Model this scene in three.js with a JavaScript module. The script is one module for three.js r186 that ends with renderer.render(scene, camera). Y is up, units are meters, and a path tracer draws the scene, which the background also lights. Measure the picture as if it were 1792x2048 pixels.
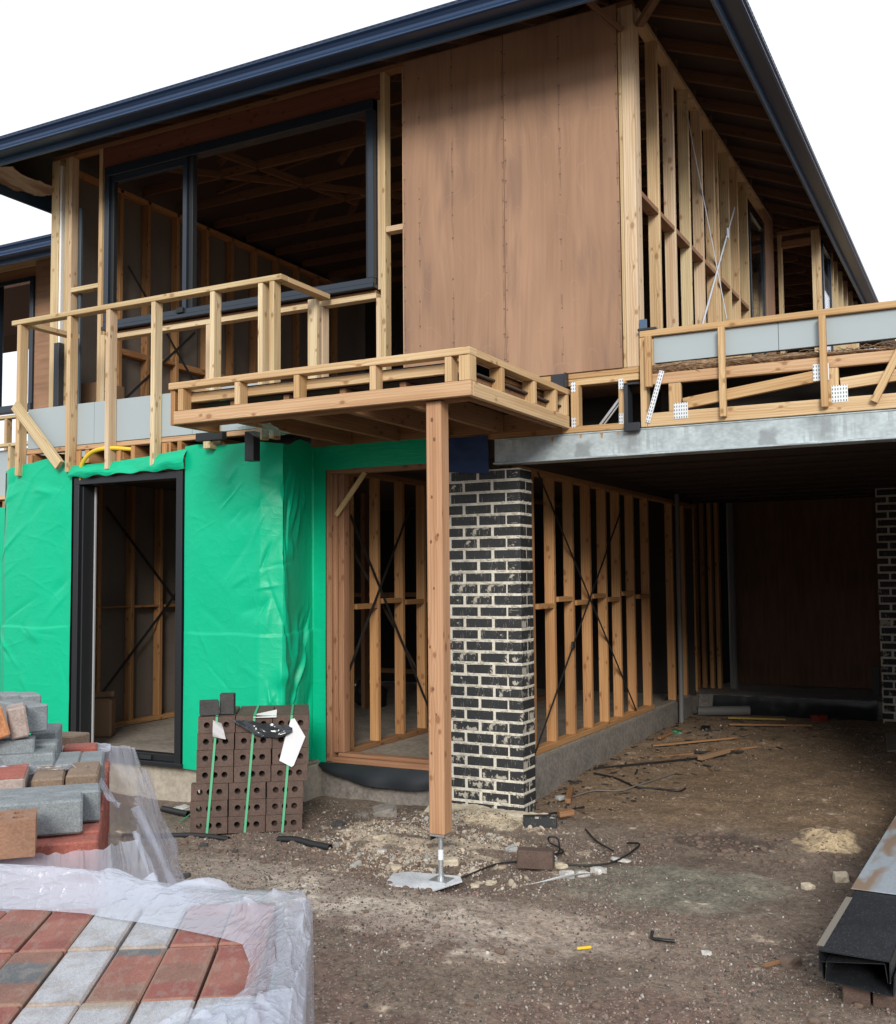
import * as THREE from 'three';
import { mergeGeometries } from 'three/addons/utils/BufferGeometryUtils.js';

// ---------------------------------------------------------------- camera, sky, sun, exposure
const scene = new THREE.Scene();
const camera = new THREE.PerspectiveCamera(52.334, 896 / 1024, 0.05, 400);
camera.position.set(3.13, 1.76, 7.11);
camera.rotation.order = 'YXZ';
camera.rotation.set(0.0633907, 0.4838434, -0.0083464);
const renderer = new THREE.WebGLRenderer({ antialias: true });
renderer.toneMapping = THREE.LinearToneMapping;
renderer.toneMappingExposure = 1.42;
renderer.shadowMap.enabled = true;
{ // overcast sky: brighter towards the zenith, nearly white
  const w = 64, h = 32, d = new Float32Array(w * h * 4);
  for (let j = 0; j < h; j++) for (let i = 0; i < w; i++) {
    const el = ((j + 0.5) / h - 0.5) * Math.PI, s = Math.max(0, Math.sin(el)), k = (j * w + i) * 4;
    const L = el < 0 ? 0.25 : 0.8 - 0.04 * s;
    d[k] = L * 0.96; d[k + 1] = L; d[k + 2] = L * 1.08; d[k + 3] = 1;
  }
  const sky = new THREE.DataTexture(d, w, h, THREE.RGBAFormat, THREE.FloatType);
  sky.mapping = THREE.EquirectangularReflectionMapping; sky.magFilter = THREE.LinearFilter; sky.minFilter = THREE.LinearFilter; sky.needsUpdate = true;
  scene.background = sky; scene.environment = sky;
}
const sun = new THREE.DirectionalLight(0xfffaf2, 2.1);
sun.position.set(6.5, 9.2, 15); sun.target.position.set(-1, 2, 0);
sun.shadow.radius = 36; sun.shadow.mapSize.set(2048, 2048);
Object.assign(sun.shadow.camera, { left: -14, right: 14, top: 12, bottom: -12, near: 1, far: 60 });
scene.add(sun, sun.target);

// ---------------------------------------------------------------- helpers
function rng(s) { return () => { s |= 0; s = s + 0x6D2B79F5 | 0; let t = Math.imul(s ^ s >>> 15, 1 | s); t = t + Math.imul(t ^ t >>> 7, 61 | t) ^ t; return ((t ^ t >>> 14) >>> 0) / 4294967296; }; }
const R = rng(7), rr = (a, b) => a + (b - a) * R();
const clamp = (x, a = 0, b = 1) => Math.min(b, Math.max(a, x));
const smooth = (a, b, x) => { const t = clamp((x - a) / (b - a)); return t * t * (3 - 2 * t); };
const mix = (a, b, t) => a + (b - a) * t;
function hash(x, y, s) { let h = Math.imul(x, 374761393) + Math.imul(y, 668265263) + Math.imul(s, 1442695041) | 0; h = Math.imul(h ^ h >>> 13, 1274126177); return ((h ^ h >>> 16) >>> 0) / 4294967296; }
function vnoise(x, y, s, px = 0, py = 0) {
  const xi = Math.floor(x), yi = Math.floor(y), fx = x - xi, fy = y - yi, u = fx * fx * (3 - 2 * fx), v = fy * fy * (3 - 2 * fy);
  const wx = px ? ((xi % px) + px) % px : xi, wy = py ? ((yi % py) + py) % py : yi, wx1 = px ? (wx + 1) % px : wx + 1, wy1 = py ? (wy + 1) % py : wy + 1;
  const a = hash(wx, wy, s), b = hash(wx1, wy, s), c = hash(wx, wy1, s), d = hash(wx1, wy1, s);
  return a + (b - a) * u + (c - a) * v + (a - b - c + d) * u * v;
}
function fbm(x, y, s, o = 4, px = 0, py = 0) { let a = 0, g = 0.5, t = 0; for (let i = 0; i < o; i++) { a += g * vnoise(x, y, s + i * 17, px, py); t += g; g *= 0.5; x *= 2; y *= 2; px *= 2; py *= 2; } return a / t; }
const ridge = (x, y, s, o = 3) => { let a = 0, g = 0.6; for (let i = 0; i < o; i++) { a += g * (1 - Math.abs(2 * vnoise(x, y, s + i * 31) - 1)); g *= 0.45; x *= 2.1; y *= 2.1; } return a; };
const toS = (c) => Math.round(255 * (c <= 0.0031308 ? 12.92 * c : 1.055 * Math.pow(clamp(c, 0, 1), 1 / 2.4) - 0.055));
function tex(w, h, fn, srgb = true, rep = true) { // fn(u, v) -> linear [r, g, b]
  const d = new Uint8Array(w * h * 4);
  for (let j = 0; j < h; j++) for (let i = 0; i < w; i++) {
    const c = fn((i + 0.5) / w, (j + 0.5) / h, i, j), k = (j * w + i) * 4;
    for (let n = 0; n < 3; n++) d[k + n] = srgb ? toS(c[n]) : Math.round(255 * clamp(c[n]));
    d[k + 3] = 255;
  }
  const t = new THREE.DataTexture(d, w, h); t.magFilter = THREE.LinearFilter; t.minFilter = THREE.LinearMipmapLinearFilter; t.generateMipmaps = true;
  if (rep) t.wrapS = t.wrapT = THREE.RepeatWrapping;
  if (srgb) t.colorSpace = THREE.SRGBColorSpace;
  t.needsUpdate = true; return t;
}
const mul = (c, k) => [c[0] * k, c[1] * k, c[2] * k];
const mix3 = (a, b, t) => [mix(a[0], b[0], t), mix(a[1], b[1], t), mix(a[2], b[2], t)];

// ---------------------------------------------------------------- textures and materials
function woodFn(seed, nk) {
  const rk = rng(seed), knots = []; for (let i = 0; i < nk; i++) knots.push([rk(), rk(), 0.5 + rk() * 0.8]);
  return (u, v) => {
    let ku = 0, kd = 0;
    for (const [a, b, s] of knots) {
      let du = u - a, dv = v - b; du -= Math.round(du); dv -= Math.round(dv);
      const x = du * 0.25 / (0.011 * s), y = dv * 2.4 / (0.017 * s), r = Math.sqrt(x * x + y * y);
      if (r < 6) { kd = Math.max(kd, r < 1 ? 1 : Math.exp(-(r - 1) * 3) * 0.9); ku += Math.sign(du || 1) * Math.exp(-r * r * 0.12) * 0.05; }
    }
    const uu = u + ku + 0.012 * (fbm(u * 4, v * 5, seed + 3, 2, 4, 5) - 0.5);
    const ring = Math.sin((uu * 26 + 2.2 * fbm(uu * 4, v * 2, seed + 5, 2, 4, 2)) * 6.283 * 0.5) * 0.5 + 0.5;
    const fine = fbm(uu * 96, v * 10, seed + 9, 2, 96, 10), big = fbm(uu * 6, v * 3, seed + 11, 3, 6, 3);
    let t = clamp(0.3 * ring + 0.65 * fine + 0.75 * big - 0.42);
    let c = mix3([1, 0.96, 0.88], [0.62, 0.47, 0.32], t);
    return mix3(c, [0.36, 0.2, 0.1], kd * 0.65);
  };
}
const woodMap = tex(256, 1536, woodFn(21, 17));
const woodBump = tex(256, 512, (u, v) => { const f = fbm(u * 96, v * 10, 5, 2, 96, 10); return [f, f, f]; }, false);
function wood(r, g, b, rough = 0.75) { const m = new THREE.MeshStandardMaterial({ color: new THREE.Color().setRGB(r, g, b), map: woodMap, roughness: rough, bumpMap: woodBump, bumpScale: 0.0012 }); m.userData = { su: 0.25, sv: 2.4 }; return m; }
const std = (r, g, b, rough = 0.8, o = {}) => { const m = new THREE.MeshStandardMaterial({ color: new THREE.Color().setRGB(r, g, b), roughness: rough, ...o }); m.userData = { su: 1, sv: 1 }; return m; };
const M = {
  pale: [wood(0.66, 0.57, 0.38), wood(0.72, 0.63, 0.45), wood(0.58, 0.48, 0.3), wood(0.64, 0.5, 0.32), wood(0.68, 0.56, 0.42)],
  pine: [wood(0.62, 0.46, 0.27), wood(0.56, 0.39, 0.21), wood(0.67, 0.52, 0.33), wood(0.6, 0.42, 0.27)],
  orange: [wood(0.5, 0.28, 0.13), wood(0.44, 0.25, 0.115), wood(0.55, 0.32, 0.15)],
  post: wood(0.52, 0.32, 0.2, 0.65), redwood: wood(0.2, 0.075, 0.05), rough: wood(0.3, 0.17, 0.09), jamb: wood(0.36, 0.2, 0.125),
  alu: std(0.018, 0.027, 0.04, 0.24), doorAlu: std(0.011, 0.013, 0.016, 0.38), black: std(0.013, 0.015, 0.017, 0.6), blackSteel: std(0.02, 0.024, 0.03, 0.45),
  navy: std(0.033, 0.07, 0.13, 0.4), navyDark: std(0.01, 0.014, 0.024, 0.5), gutter: std(0.013, 0.034, 0.082, 0.36),
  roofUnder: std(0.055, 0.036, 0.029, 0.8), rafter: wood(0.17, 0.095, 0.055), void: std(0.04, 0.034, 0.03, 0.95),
  grey: std(0.36, 0.42, 0.44, 0.7), white: std(0.8, 0.8, 0.78, 0.6), paper: std(0.72, 0.74, 0.76, 0.7), strap: std(0.1, 0.42, 0.22, 0.45),
  steel: std(0.55, 0.57, 0.58, 0.4, { metalness: 0.8 }), darkStrap: std(0.05, 0.048, 0.045, 0.5, { metalness: 0.5 }), brightStrap: std(0.7, 0.74, 0.78, 0.35, { metalness: 0.6 }),
  yellow: std(0.75, 0.5, 0.03, 0.5), pvc: std(0.16, 0.16, 0.155, 0.6), rubber: std(0.012, 0.012, 0.013, 0.5), blue: std(0.006, 0.03, 0.11, 0.6), card: std(0.26, 0.16, 0.09, 0.85),
  greenBits: std(0.01, 0.1, 0.045, 0.5), red: std(0.25, 0.03, 0.02, 0.7),
};
const speck = (w, h, base, amp, seed, dens, spot, f = 40) => tex(w, h, (u, v, i, j) => {
  const n = fbm(u * f, v * f, seed, 3, f, f), b = fbm(u * 5, v * 5, seed + 2, 3, 5, 5), q = hash(i >> 1, j >> 1, seed);
  let c = mul(base, 1 + amp * (n - 0.5) * 2 + amp * (b - 0.5) * 1.4 + (hash(i, j, seed + 4) - 0.5) * 0.25);
  return q > 1 - dens ? mix3(c, spot, 0.7) : c;
});
function texMat(map, rough, size, o = {}) { const m = new THREE.MeshStandardMaterial({ map, roughness: rough, ...o }); m.userData = { su: size, sv: size }; return m; }
const grainBump = speck(512, 512, [0.5, 0.5, 0.5], 0.8, 77, 0.05, [0.1, 0.1, 0.1], 64); grainBump.colorSpace = THREE.NoColorSpace;
M.concrete = texMat(speck(512, 512, [0.36, 0.32, 0.26], 0.25, 3, 0.01, [0.15, 0.13, 0.1]), 0.9, 1.2, { bumpMap: grainBump, bumpScale: 0.002 });
M.slab = texMat(speck(512, 512, [0.3, 0.26, 0.21], 0.35, 5, 0.02, [0.14, 0.11, 0.08]), 0.9, 1.5);
M.plinth = texMat(speck(512, 512, [0.2, 0.18, 0.16], 0.4, 6, 0.02, [0.4, 0.37, 0.33]), 0.9, 0.8, { bumpMap: grainBump, bumpScale: 0.003 });
M.greyBlock = texMat(speck(512, 512, [0.2, 0.225, 0.235], 0.35, 8, 0.03, [0.42, 0.43, 0.42], 80), 0.9, 0.22, { bumpMap: grainBump, bumpScale: 0.0012 });
M.brownBrick = texMat(speck(512, 512, [0.1, 0.064, 0.05], 0.35, 9, 0.02, [0.3, 0.24, 0.2], 60), 0.85, 0.3, { bumpMap: grainBump, bumpScale: 0.001 });
M.tanBrick = texMat(speck(512, 512, [0.21, 0.15, 0.105], 0.3, 10, 0.02, [0.09, 0.06, 0.05], 60), 0.88, 0.22, { bumpMap: grainBump, bumpScale: 0.001 });
M.holeBrick = texMat(speck(512, 512, [0.27, 0.15, 0.095], 0.25, 11, 0.02, [0.12, 0.06, 0.04], 60), 0.88, 0.22, { bumpMap: grainBump, bumpScale: 0.0008 });
M.orangeBrick = texMat(speck(256, 256, [0.45, 0.2, 0.09], 0.3, 12, 0.02, [0.5, 0.42, 0.36], 40), 0.88, 0.22);
M.pinkBrick = texMat(speck(256, 256, [0.33, 0.27, 0.24], 0.3, 13, 0.03, [0.36, 0.2, 0.14], 40), 0.88, 0.22);
M.redBrick = texMat(speck(256, 256, [0.3, 0.09, 0.065], 0.3, 14, 0.02, [0.4, 0.28, 0.24], 40), 0.85, 0.22);
M.darkBrick = texMat(speck(256, 256, [0.05, 0.048, 0.047], 0.3, 15, 0.03, [0.22, 0.2, 0.18], 40), 0.85, 0.22);
M.sheet = texMat(speck(512, 512, [0.17, 0.145, 0.12], 0.12, 16, 0, [0, 0, 0], 8), 0.9, 2);
M.mortar = texMat(speck(512, 512, [0.64, 0.6, 0.51], 0.22, 17, 0.02, [0.3, 0.26, 0.2], 60), 0.95, 0.5, { bumpMap: grainBump, bumpScale: 0.003 });
M.galv = texMat(tex(512, 256, (u, v) => {
  const a = fbm(u * 4, v * 8, 31, 5, 4, 8), b = fbm(u * 40, v * 60, 32, 2, 40, 60), st = smooth(0.56, 0.72, fbm(u * 3 + 7, v * 7, 35, 4)), rn = smooth(0.5, 0.7, fbm(u * 2, v * 50, 36, 2)) * smooth(0.45, 0.65, fbm(u * 3, v * 6, 37, 2));
  return mix3(mix3(mul([0.46, 0.53, 0.55], 0.6 + 0.6 * a + 0.3 * (b - 0.5)), [0.2, 0.22, 0.23], st * 0.7), [0.24, 0.27, 0.28], rn * 0.5);
}), 0.55, 1.3, { metalness: 0.15 }); M.galv.userData = { su: 0.5, sv: 1.3 };
M.fibre = texMat(tex(512, 256, (u, v) => { const f = fbm(u * 30, v * 90, 41, 3, 30, 90), g = fbm(u * 9, v * 9, 42, 3, 9, 9); return mix3([0.1, 0.055, 0.03], [0.5, 0.34, 0.2], clamp(f * 1.3 - 0.35 + 0.4 * (g - 0.5))); }), 1, 0.5);
M.nailPlate = texMat(tex(128, 128, (u, v) => { const a = (u * 6) % 1, b = (v * 4) % 1; const hole = a > 0.25 && a < 0.62 && b > 0.2 && b < 0.72; return hole ? [0.16, 0.15, 0.13] : mul([0.74, 0.78, 0.8], 0.9 + 0.2 * hash(u * 128 | 0, v * 128 | 0, 3)); }, true), 0.4, 0.1, { metalness: 0.4 });
// black painted brick faces with smeared mortar
const smearTex = (seed, th) => tex(1024, 512, (u, v, i, j) => {
  const big = fbm(u * 9, v * 9, seed, 3, 9, 9), str = fbm(u * 70, v * 34, seed + 3, 4, 70, 34), sc = fbm(u * 30 + 4 * fbm(u * 8, v * 8, seed + 6, 2, 8, 8), v * 110, seed + 5, 3);
  const m = smooth(th, th + 0.07, big * 0.72 + str * 0.3) + 0.55 * smooth(0.7, 0.76, sc * 0.8 + big * 0.25);
  const k = 0.016 + 0.012 * (fbm(u * 160, v * 80, seed + 8, 2, 160, 80));
  return mix3([k, k * 1.08, k * 1.16], [0.5, 0.46, 0.38], clamp(m) * 0.85);
});
M.smear = [texMat(smearTex(51, 0.7), 0.6, 1), texMat(smearTex(61, 0.665), 0.65, 1), texMat(smearTex(71, 0.62), 0.7, 1)];
for (const m of M.smear) { m.userData = { su: 1, sv: 0.5 }; m.bumpMap = grainBump; m.bumpScale = 0.0015; }
// plywood sheets: rotary-cut figure, rusty nail marks along the studs
const plyTex = (seed, cols) => tex(512, 1536, (u, v) => {
  const x = u * 0.9, y = v * 2.68;
  const warp = fbm(x * 3, y * 0.7, seed, 3), grain = fbm(x * 60 + warp * 10, y * 2.2, seed + 2, 3), fig = fbm(x * 9 + warp * 5, y * 1.1, seed + 4, 3), cloud = fbm(x * 3.2, y * 1.3, seed + 7, 3);
  let c = mix3([0.37, 0.222, 0.136], [0.25, 0.143, 0.09], clamp(0.5 * grain + 0.7 * fig - 0.2));
  c = mul(c, 0.8 + 0.4 * cloud);
  const dk = smooth(0.55, 0.8, fbm(x * 9, y * 1.3, seed + 9, 4)); c = mix3(c, [0.18, 0.108, 0.082], dk * 0.45); const fl = smooth(0.46, 0.5, Math.abs(((fbm(x * 2.2, y * 0.8, seed + 20, 3) * 14) % 1) - 0.5)); c = mix3(c, [0.38, 0.25, 0.17], fl * 0.3);
  for (const cx of cols) {
    const dx = Math.abs(x - cx); if (dx > 0.02) continue;
    const k = Math.round(y / 0.17), h = hash(k, Math.round(cx * 100), seed), h2 = hash(k, Math.round(cx * 100), seed + 1), yy = y - k * 0.17 - (h2 - 0.5) * 0.07; if (cx > 0.1 && cx < 0.8 && h2 > 0.7) continue;
    const ex = (dx - h * 0.006) / 0.0045, hole = ex * ex + (yy / 0.006) ** 2 < 1 ? 1 : 0, run = dx < 0.004 && yy < 0 && yy > -0.06 * h * h ? 0.4 : 0;
    const smud = dx < 0.008 ? 0.3 * smooth(0.45, 0.7, fbm(x * 90, y * 9, seed + 12, 2)) : 0;
    c = mix3(c, [0.06, 0.038, 0.03], Math.max(hole * 0.7, run, smud));
  }
  return c;
}, true, false);
M.ply1 = new THREE.MeshStandardMaterial({ map: plyTex(81, [0.012, 0.15, 0.45, 0.89]), roughness: 0.8 });
M.ply2 = new THREE.MeshStandardMaterial({ map: plyTex(91, [0.012, 0.45, 0.89]), roughness: 0.8 });
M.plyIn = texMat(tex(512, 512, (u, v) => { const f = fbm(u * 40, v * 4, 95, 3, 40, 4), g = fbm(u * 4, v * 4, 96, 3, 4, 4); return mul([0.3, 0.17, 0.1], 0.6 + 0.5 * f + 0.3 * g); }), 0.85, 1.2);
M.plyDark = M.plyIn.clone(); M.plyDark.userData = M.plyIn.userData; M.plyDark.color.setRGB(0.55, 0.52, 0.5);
// green building wrap
const crinkle = tex(512, 512, (u, v) => { const P = (f, s) => { const n = vnoise(u * f, v * f, s, f, f); return 1 - Math.abs(2 * n - 1); }; const w = fbm(u * 4, v * 4, 3, 2, 4, 4); const a = Math.pow(P(10, 5), 3) * 0.6 + Math.pow(P(22, 9), 3) * 0.3 + 0.2 * w + Math.pow(P(46, 12), 2) * 0.12; return [a, a, a]; }, false);
M.wrap = new THREE.MeshPhysicalMaterial({ color: new THREE.Color().setRGB(0.001, 0.45, 0.235), roughness: 0.42, side: THREE.DoubleSide, specularIntensity: 0.6, bumpMap: crinkle, bumpScale: 0.002 });
const crinkle2 = crinkle.clone(); crinkle2.repeat.set(0.8, 0.5); crinkle2.needsUpdate = true;
M.film = new THREE.MeshPhysicalMaterial({ color: new THREE.Color().setRGB(0.64, 0.7, 0.82), roughness: 0.12, transparent: true, opacity: 0.37, side: THREE.DoubleSide, bumpMap: crinkle2, bumpScale: 0.0035 });
M.filmThin = new THREE.MeshPhysicalMaterial({ color: new THREE.Color().setRGB(0.5, 0.56, 0.68), roughness: 0.2, transparent: true, opacity: 0.34, side: THREE.DoubleSide });
M.glass = new THREE.MeshPhysicalMaterial({ color: 0xffffff, transmission: 1, thickness: 0, roughness: 0.03, ior: 1.5 });

// ---------------------------------------------------------------- geometry builders
// chamfered box with uv in metres; long axis runs along v
function cbox(w, h, d, c = 0.003, m = null, seed = R(), fit = false) {
  c = Math.min(c, w / 3, h / 3, d / 3);
  const H = [w / 2, h / 2, d / 2], P = [], U = [], ud = m?.userData ?? {}, su = ud.su ?? 1, sv = ud.sv ?? 1, ou = seed * 7.31 % 1, ov = seed * 3.77 % 1;
  const long = h >= w && h >= d ? 1 : w >= d ? 0 : 2;
  const uvOf = (p, n) => {
    const a = [0, 1, 2].filter((k) => k !== n); let [ua, va] = long === a[0] ? [a[1], a[0]] : [a[0], a[1]];
    if (n === long) { ua = a[0]; va = a[1]; }
    if (fit) return [p[a[0]] / (2 * H[a[0]]) + 0.5, p[a[1]] / (2 * H[a[1]]) + 0.5];
    return [p[ua] / su + ou + n * 0.31, p[va] / sv + ov + n * 0.17];
  };
  const tri = (a, b, q, n) => { const nx = [(b[1] - a[1]) * (q[2] - a[2]) - (b[2] - a[2]) * (q[1] - a[1]), (b[2] - a[2]) * (q[0] - a[0]) - (b[0] - a[0]) * (q[2] - a[2]), (b[0] - a[0]) * (q[1] - a[1]) - (b[1] - a[1]) * (q[0] - a[0])];
    const o = nx[0] * (a[0] + b[0] + q[0]) + nx[1] * (a[1] + b[1] + q[1]) + nx[2] * (a[2] + b[2] + q[2]);
    for (const p of o >= 0 ? [a, b, q] : [a, q, b]) { P.push(...p); U.push(...uvOf(p, n)); } };
  const quad = (a, b, q, e, n) => { tri(a, b, q, n); tri(a, q, e, n); };
  const V = (s, n) => [0, 1, 2].map((k) => s[k] * (H[k] - (k === n ? 0 : c)));   // corner s on the face n
  for (let n = 0; n < 3; n++) for (const sn of [-1, 1]) { const a = (n + 1) % 3, b = (n + 2) % 3, at = (x, y) => { const s = []; s[n] = sn; s[a] = x; s[b] = y; return V(s, n); }; quad(at(-1, -1), at(1, -1), at(1, 1), at(-1, 1), n); }
  if (c > 0.0008) {
    for (let n = 0; n < 3; n++) { const a = (n + 1) % 3, b = (n + 2) % 3; for (const x of [-1, 1]) for (const y of [-1, 1]) { const s0 = [], s1 = []; s0[n] = -1; s1[n] = 1; s0[a] = s1[a] = x; s0[b] = s1[b] = y; quad(V(s0, a), V(s1, a), V(s1, b), V(s0, b), a); } }
    for (const x of [-1, 1]) for (const y of [-1, 1]) for (const z of [-1, 1]) { const s = [x, y, z]; tri(V(s, 0), V(s, 1), V(s, 2), 0); }
  }
  const g = new THREE.BufferGeometry(); g.setAttribute('position', new THREE.Float32BufferAttribute(P, 3)); g.setAttribute('uv', new THREE.Float32BufferAttribute(U, 2)); g.computeVertexNormals(); return g;
}
const used = {};
function numbered(n) { used[n] = (used[n] ?? -1) + 1; return used[n] ? `${n}_${String(used[n]).padStart(3, '0')}` : n; }
const pick = (m) => Array.isArray(m) ? m[Math.floor(R() * m.length)] : m;
function add(parent, name, geo, mat, pos, rot) { const o = new THREE.Mesh(geo, mat); o.name = parent === scene ? numbered(name) : name; if (pos) o.position.set(...pos); if (rot) o.rotation.set(...rot); parent.add(o); return o; }
// axis-aligned piece from min/max corners
function bx(parent, name, mat, x0, x1, y0, y1, z0, z1, c = 0.003, fit = false) { const m = pick(mat); return add(parent, name, cbox(Math.abs(x1 - x0), Math.abs(y1 - y0), Math.abs(z1 - z0), c, m, R(), fit), m, [(x0 + x1) / 2, (y0 + y1) / 2, (z0 + z1) / 2]); }
// oblique member from a to b: w across, d along the facing direction f
function bar(parent, name, mat, a, b, w, d, f = [0, 0, 1], c = 0.002) {
  const m = pick(mat), A = new THREE.Vector3(...a), B = new THREE.Vector3(...b), Y = B.clone().sub(A), L = Y.length(); Y.normalize();
  const Z = new THREE.Vector3(...f); Z.addScaledVector(Y, -Z.dot(Y)).normalize(); const X = Y.clone().cross(Z);
  const o = add(parent, name, cbox(w, L, d, c, m), m); o.quaternion.setFromRotationMatrix(new THREE.Matrix4().makeBasis(X, Y, Z)); o.position.copy(A.add(B).multiplyScalar(0.5)); return o;
}
function group(parent, name, label) { const g = new THREE.Group(); g.name = parent === scene ? numbered(name) : name; parent.add(g); if (label) g.userData.label = label; return g; }
function tag(o, label, category, grp, kind) { if (label) o.userData.label = label; if (category) o.userData.category = category; if (grp) o.userData.group = grp; if (kind) o.userData.kind = kind; return o; }
function tube(parent, name, mat, pts, r, seg = 60, rs = 7) { return add(parent, name, new THREE.TubeGeometry(new THREE.CatmullRomCurve3(pts.map((p) => new THREE.Vector3(...p))), seg, r, rs), mat); }
// grid surface from fn(s, t) -> [x, y, z]
function sheet(ns, nt, fn, us = 1, ut = 1) {
  const P = [], U = [], I = [];
  for (let j = 0; j <= nt; j++) for (let i = 0; i <= ns; i++) { P.push(...fn(i / ns, j / nt)); U.push(i / ns * us, j / nt * ut); }
  for (let j = 0; j < nt; j++) for (let i = 0; i < ns; i++) { const a = j * (ns + 1) + i; I.push(a, a + 1, a + ns + 2, a, a + ns + 2, a + ns + 1); }
  const g = new THREE.BufferGeometry(); g.setAttribute('position', new THREE.Float32BufferAttribute(P, 3)); g.setAttribute('uv', new THREE.Float32BufferAttribute(U, 2)); g.setIndex(I); g.computeVertexNormals(); return g;
}
function chunk(rx, ry, rz, seed, det = 1) { // broken lump
  const g = new THREE.IcosahedronGeometry(1, det), p = g.attributes.position;
  for (let i = 0; i < p.count; i++) { const x = p.getX(i), y = p.getY(i), z = p.getZ(i); let k = 0.72 + 0.55 * fbm(x * 1.6 + 9 + seed, y * 1.6 + z * 1.3 + 5, Math.floor(seed * 97), 3); const q = Math.max(Math.abs(x), Math.abs(y), Math.abs(z)); k *= mix(1, 0.78 / q, 0.6); p.setXYZ(i, x * k * rx, y * k * ry, z * k * rz); }
  g.computeVertexNormals(); return g;
}

// ---------------------------------------------------------------- ground
const sm01 = smooth;
function groundY(x, z) {
  let y = 0.11 * sm01(0.2, -4.2, z) * sm01(-0.6, 0, x);
  y += 0.035 * sm01(1.55, 1.95, z + 0.12 * (fbm(x * 1.5, 3, 5, 2) - 0.5)) * sm01(1.6, 0.6, x);
  y += 0.03 * Math.exp(-(((x + 1.3) / 0.7) ** 2 + ((z - 1.62) / 0.14) ** 2));
  y += 0.05 * Math.exp(-(((x + 0.25) / 0.4) ** 2 + ((z - 0.16) / 0.16) ** 2));
  y += 0.1 * Math.exp(-(((x - 2.08) / 0.2) ** 2 + ((z + 0.22) / 0.22) ** 2)) * (0.6 + 0.8 * fbm(x * 9, z * 9, 14, 3));
  y += 0.035 * Math.exp(-(((x + 0.5) / 0.5) ** 2 + ((z - 0.9) / 0.3) ** 2));
  y -= 0.055 * Math.exp(-(((x - 0.08) / 0.36) ** 2 + ((z - 1.58) / 0.24) ** 2));
  y -= 0.03 * sm01(2.2, 1.2, Math.abs(x - 1.2) + Math.abs(z - 1.2));
  y += 0.05 * (fbm(x * 1.3, z * 1.3, 11, 3) - 0.5) + 0.035 * (fbm(x * 6, z * 6, 12, 3) - 0.5) * (1 - 0.6 * sm01(1.7, 2.1, z) * sm01(3.2, 2.6, z));
  y += 0.012 * (fbm(x * 26, z * 26, 13, 2) - 0.5);
  return y;
}
const gx0 = -4, gx1 = 4, gz0 = -7.5, gz1 = 4.5;
const groundMap = tex(2048, 2048, (u, v, i, j) => {
  const x = mix(gx0, gx1, u), z = mix(gz0, gz1, v), n = fbm(x * 2.2, z * 2.2, 101, 4), n2 = fbm(x * 9, z * 9, 102, 3), f = fbm(x * 55, z * 55, 103, 2), n3 = fbm(x * 0.9, z * 2.4, 104, 3);
  let c = mix3([0.125, 0.095, 0.075], [0.225, 0.18, 0.145], clamp(n * 1.5 - 0.25));
  const gar = sm01(0.1, -0.7, z + 0.4 * (n - 0.5)) * sm01(-0.3, 0, x); c = mix3(c, mix3([0.2, 0.135, 0.08], [0.25, 0.18, 0.115], n), gar * 0.9);          // tan soil in the garage
  const damp = Math.exp(-(((x - 1.4) / 0.75) ** 2 + ((z - 1.05) / 0.6) ** 2)); c = mix3(c, mix3([0.14, 0.137, 0.11], [0.23, 0.22, 0.18], n2), sm01(0.35, 0.65, damp + 0.6 * (n - 0.5) + 0.5 * (n2 - 0.5)) * 0.9);  // grey-green patch
  const dark = sm01(0.52, 0.62, n * 0.6 + 0.42 * Math.exp(-(((x - 1.5) / 0.5) ** 2 + ((z - 0.05) / 0.22) ** 2))); c = mix3(c, [0.075, 0.052, 0.042], dark * 0.7);
  const dust = Math.exp(-(((z - 2.25) / 0.45) ** 2)) * sm01(-1.9, -1.0, x) * sm01(1.9, 0.9, x); c = mix3(c, [0.33, 0.28, 0.24], sm01(0.25, 0.75, dust + 0.8 * (n3 - 0.5) + 0.5 * (n2 - 0.5)) * 0.85);
  const wdust = Math.exp(-(((z - 2.35 - 0.1 * x) / 0.3) ** 2)) * sm01(-1.2, -0.4, x) * sm01(1.2, 0.7, x); c = mix3(c, [0.55, 0.5, 0.44], sm01(0.5, 0.8, wdust * 0.75 + 0.9 * (n2 - 0.3) + 0.6 * (n - 0.5)) * 0.85);
  const cream = Math.exp(-(((x + 0.2) / 0.5) ** 2 + ((z - 0.2) / 0.28) ** 2)); c = mix3(c, [0.55, 0.48, 0.36], sm01(0.45, 0.7, cream * 0.9 + 0.8 * (n2 - 0.42)) * 0.9);
  const pale = Math.exp(-(((x + 0.35) / 0.75) ** 2 + ((z - 0.95) / 0.6) ** 2)); c = mix3(c, [0.5, 0.43, 0.34], sm01(0.56, 0.66, pale * 0.35 + 0.75 * n2 - 0.02) * 0.8);
  const sand = Math.exp(-(((x - 2.08) / 0.23) ** 2 + ((z + 0.16) / 0.3) ** 2)); c = mix3(c, [0.5, 0.4, 0.26], sm01(0.42, 0.55, sand + 0.4 * (n2 - 0.5)) * 0.92);
  const redd = sm01(0.5, 0.6, n3 * 0.5 + n * 0.5) * sm01(2.0, 2.6, z); c = mix3(c, [0.13, 0.078, 0.065], redd * 0.55);
  c = [c[0] * 1.05, c[1], c[2] * 0.93]; c = mul(c, 0.5 + 0.9 * f + 0.35 * (n2 - 0.5) + 0.4 * (hash(i, j, 9) - 0.5));
  const h = hash(i >> 1, j, 10), dens = 0.006 + 0.012 * sm01(0.55, 0.7, n2) + 0.01 * sm01(2.4, 3.2, z);
  if (h > 1 - dens) c = mix3(c, [0.5, 0.45, 0.4], 0.6); else if (h < 0.015) c = mul(c, 0.4);
  return c;
});
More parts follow.
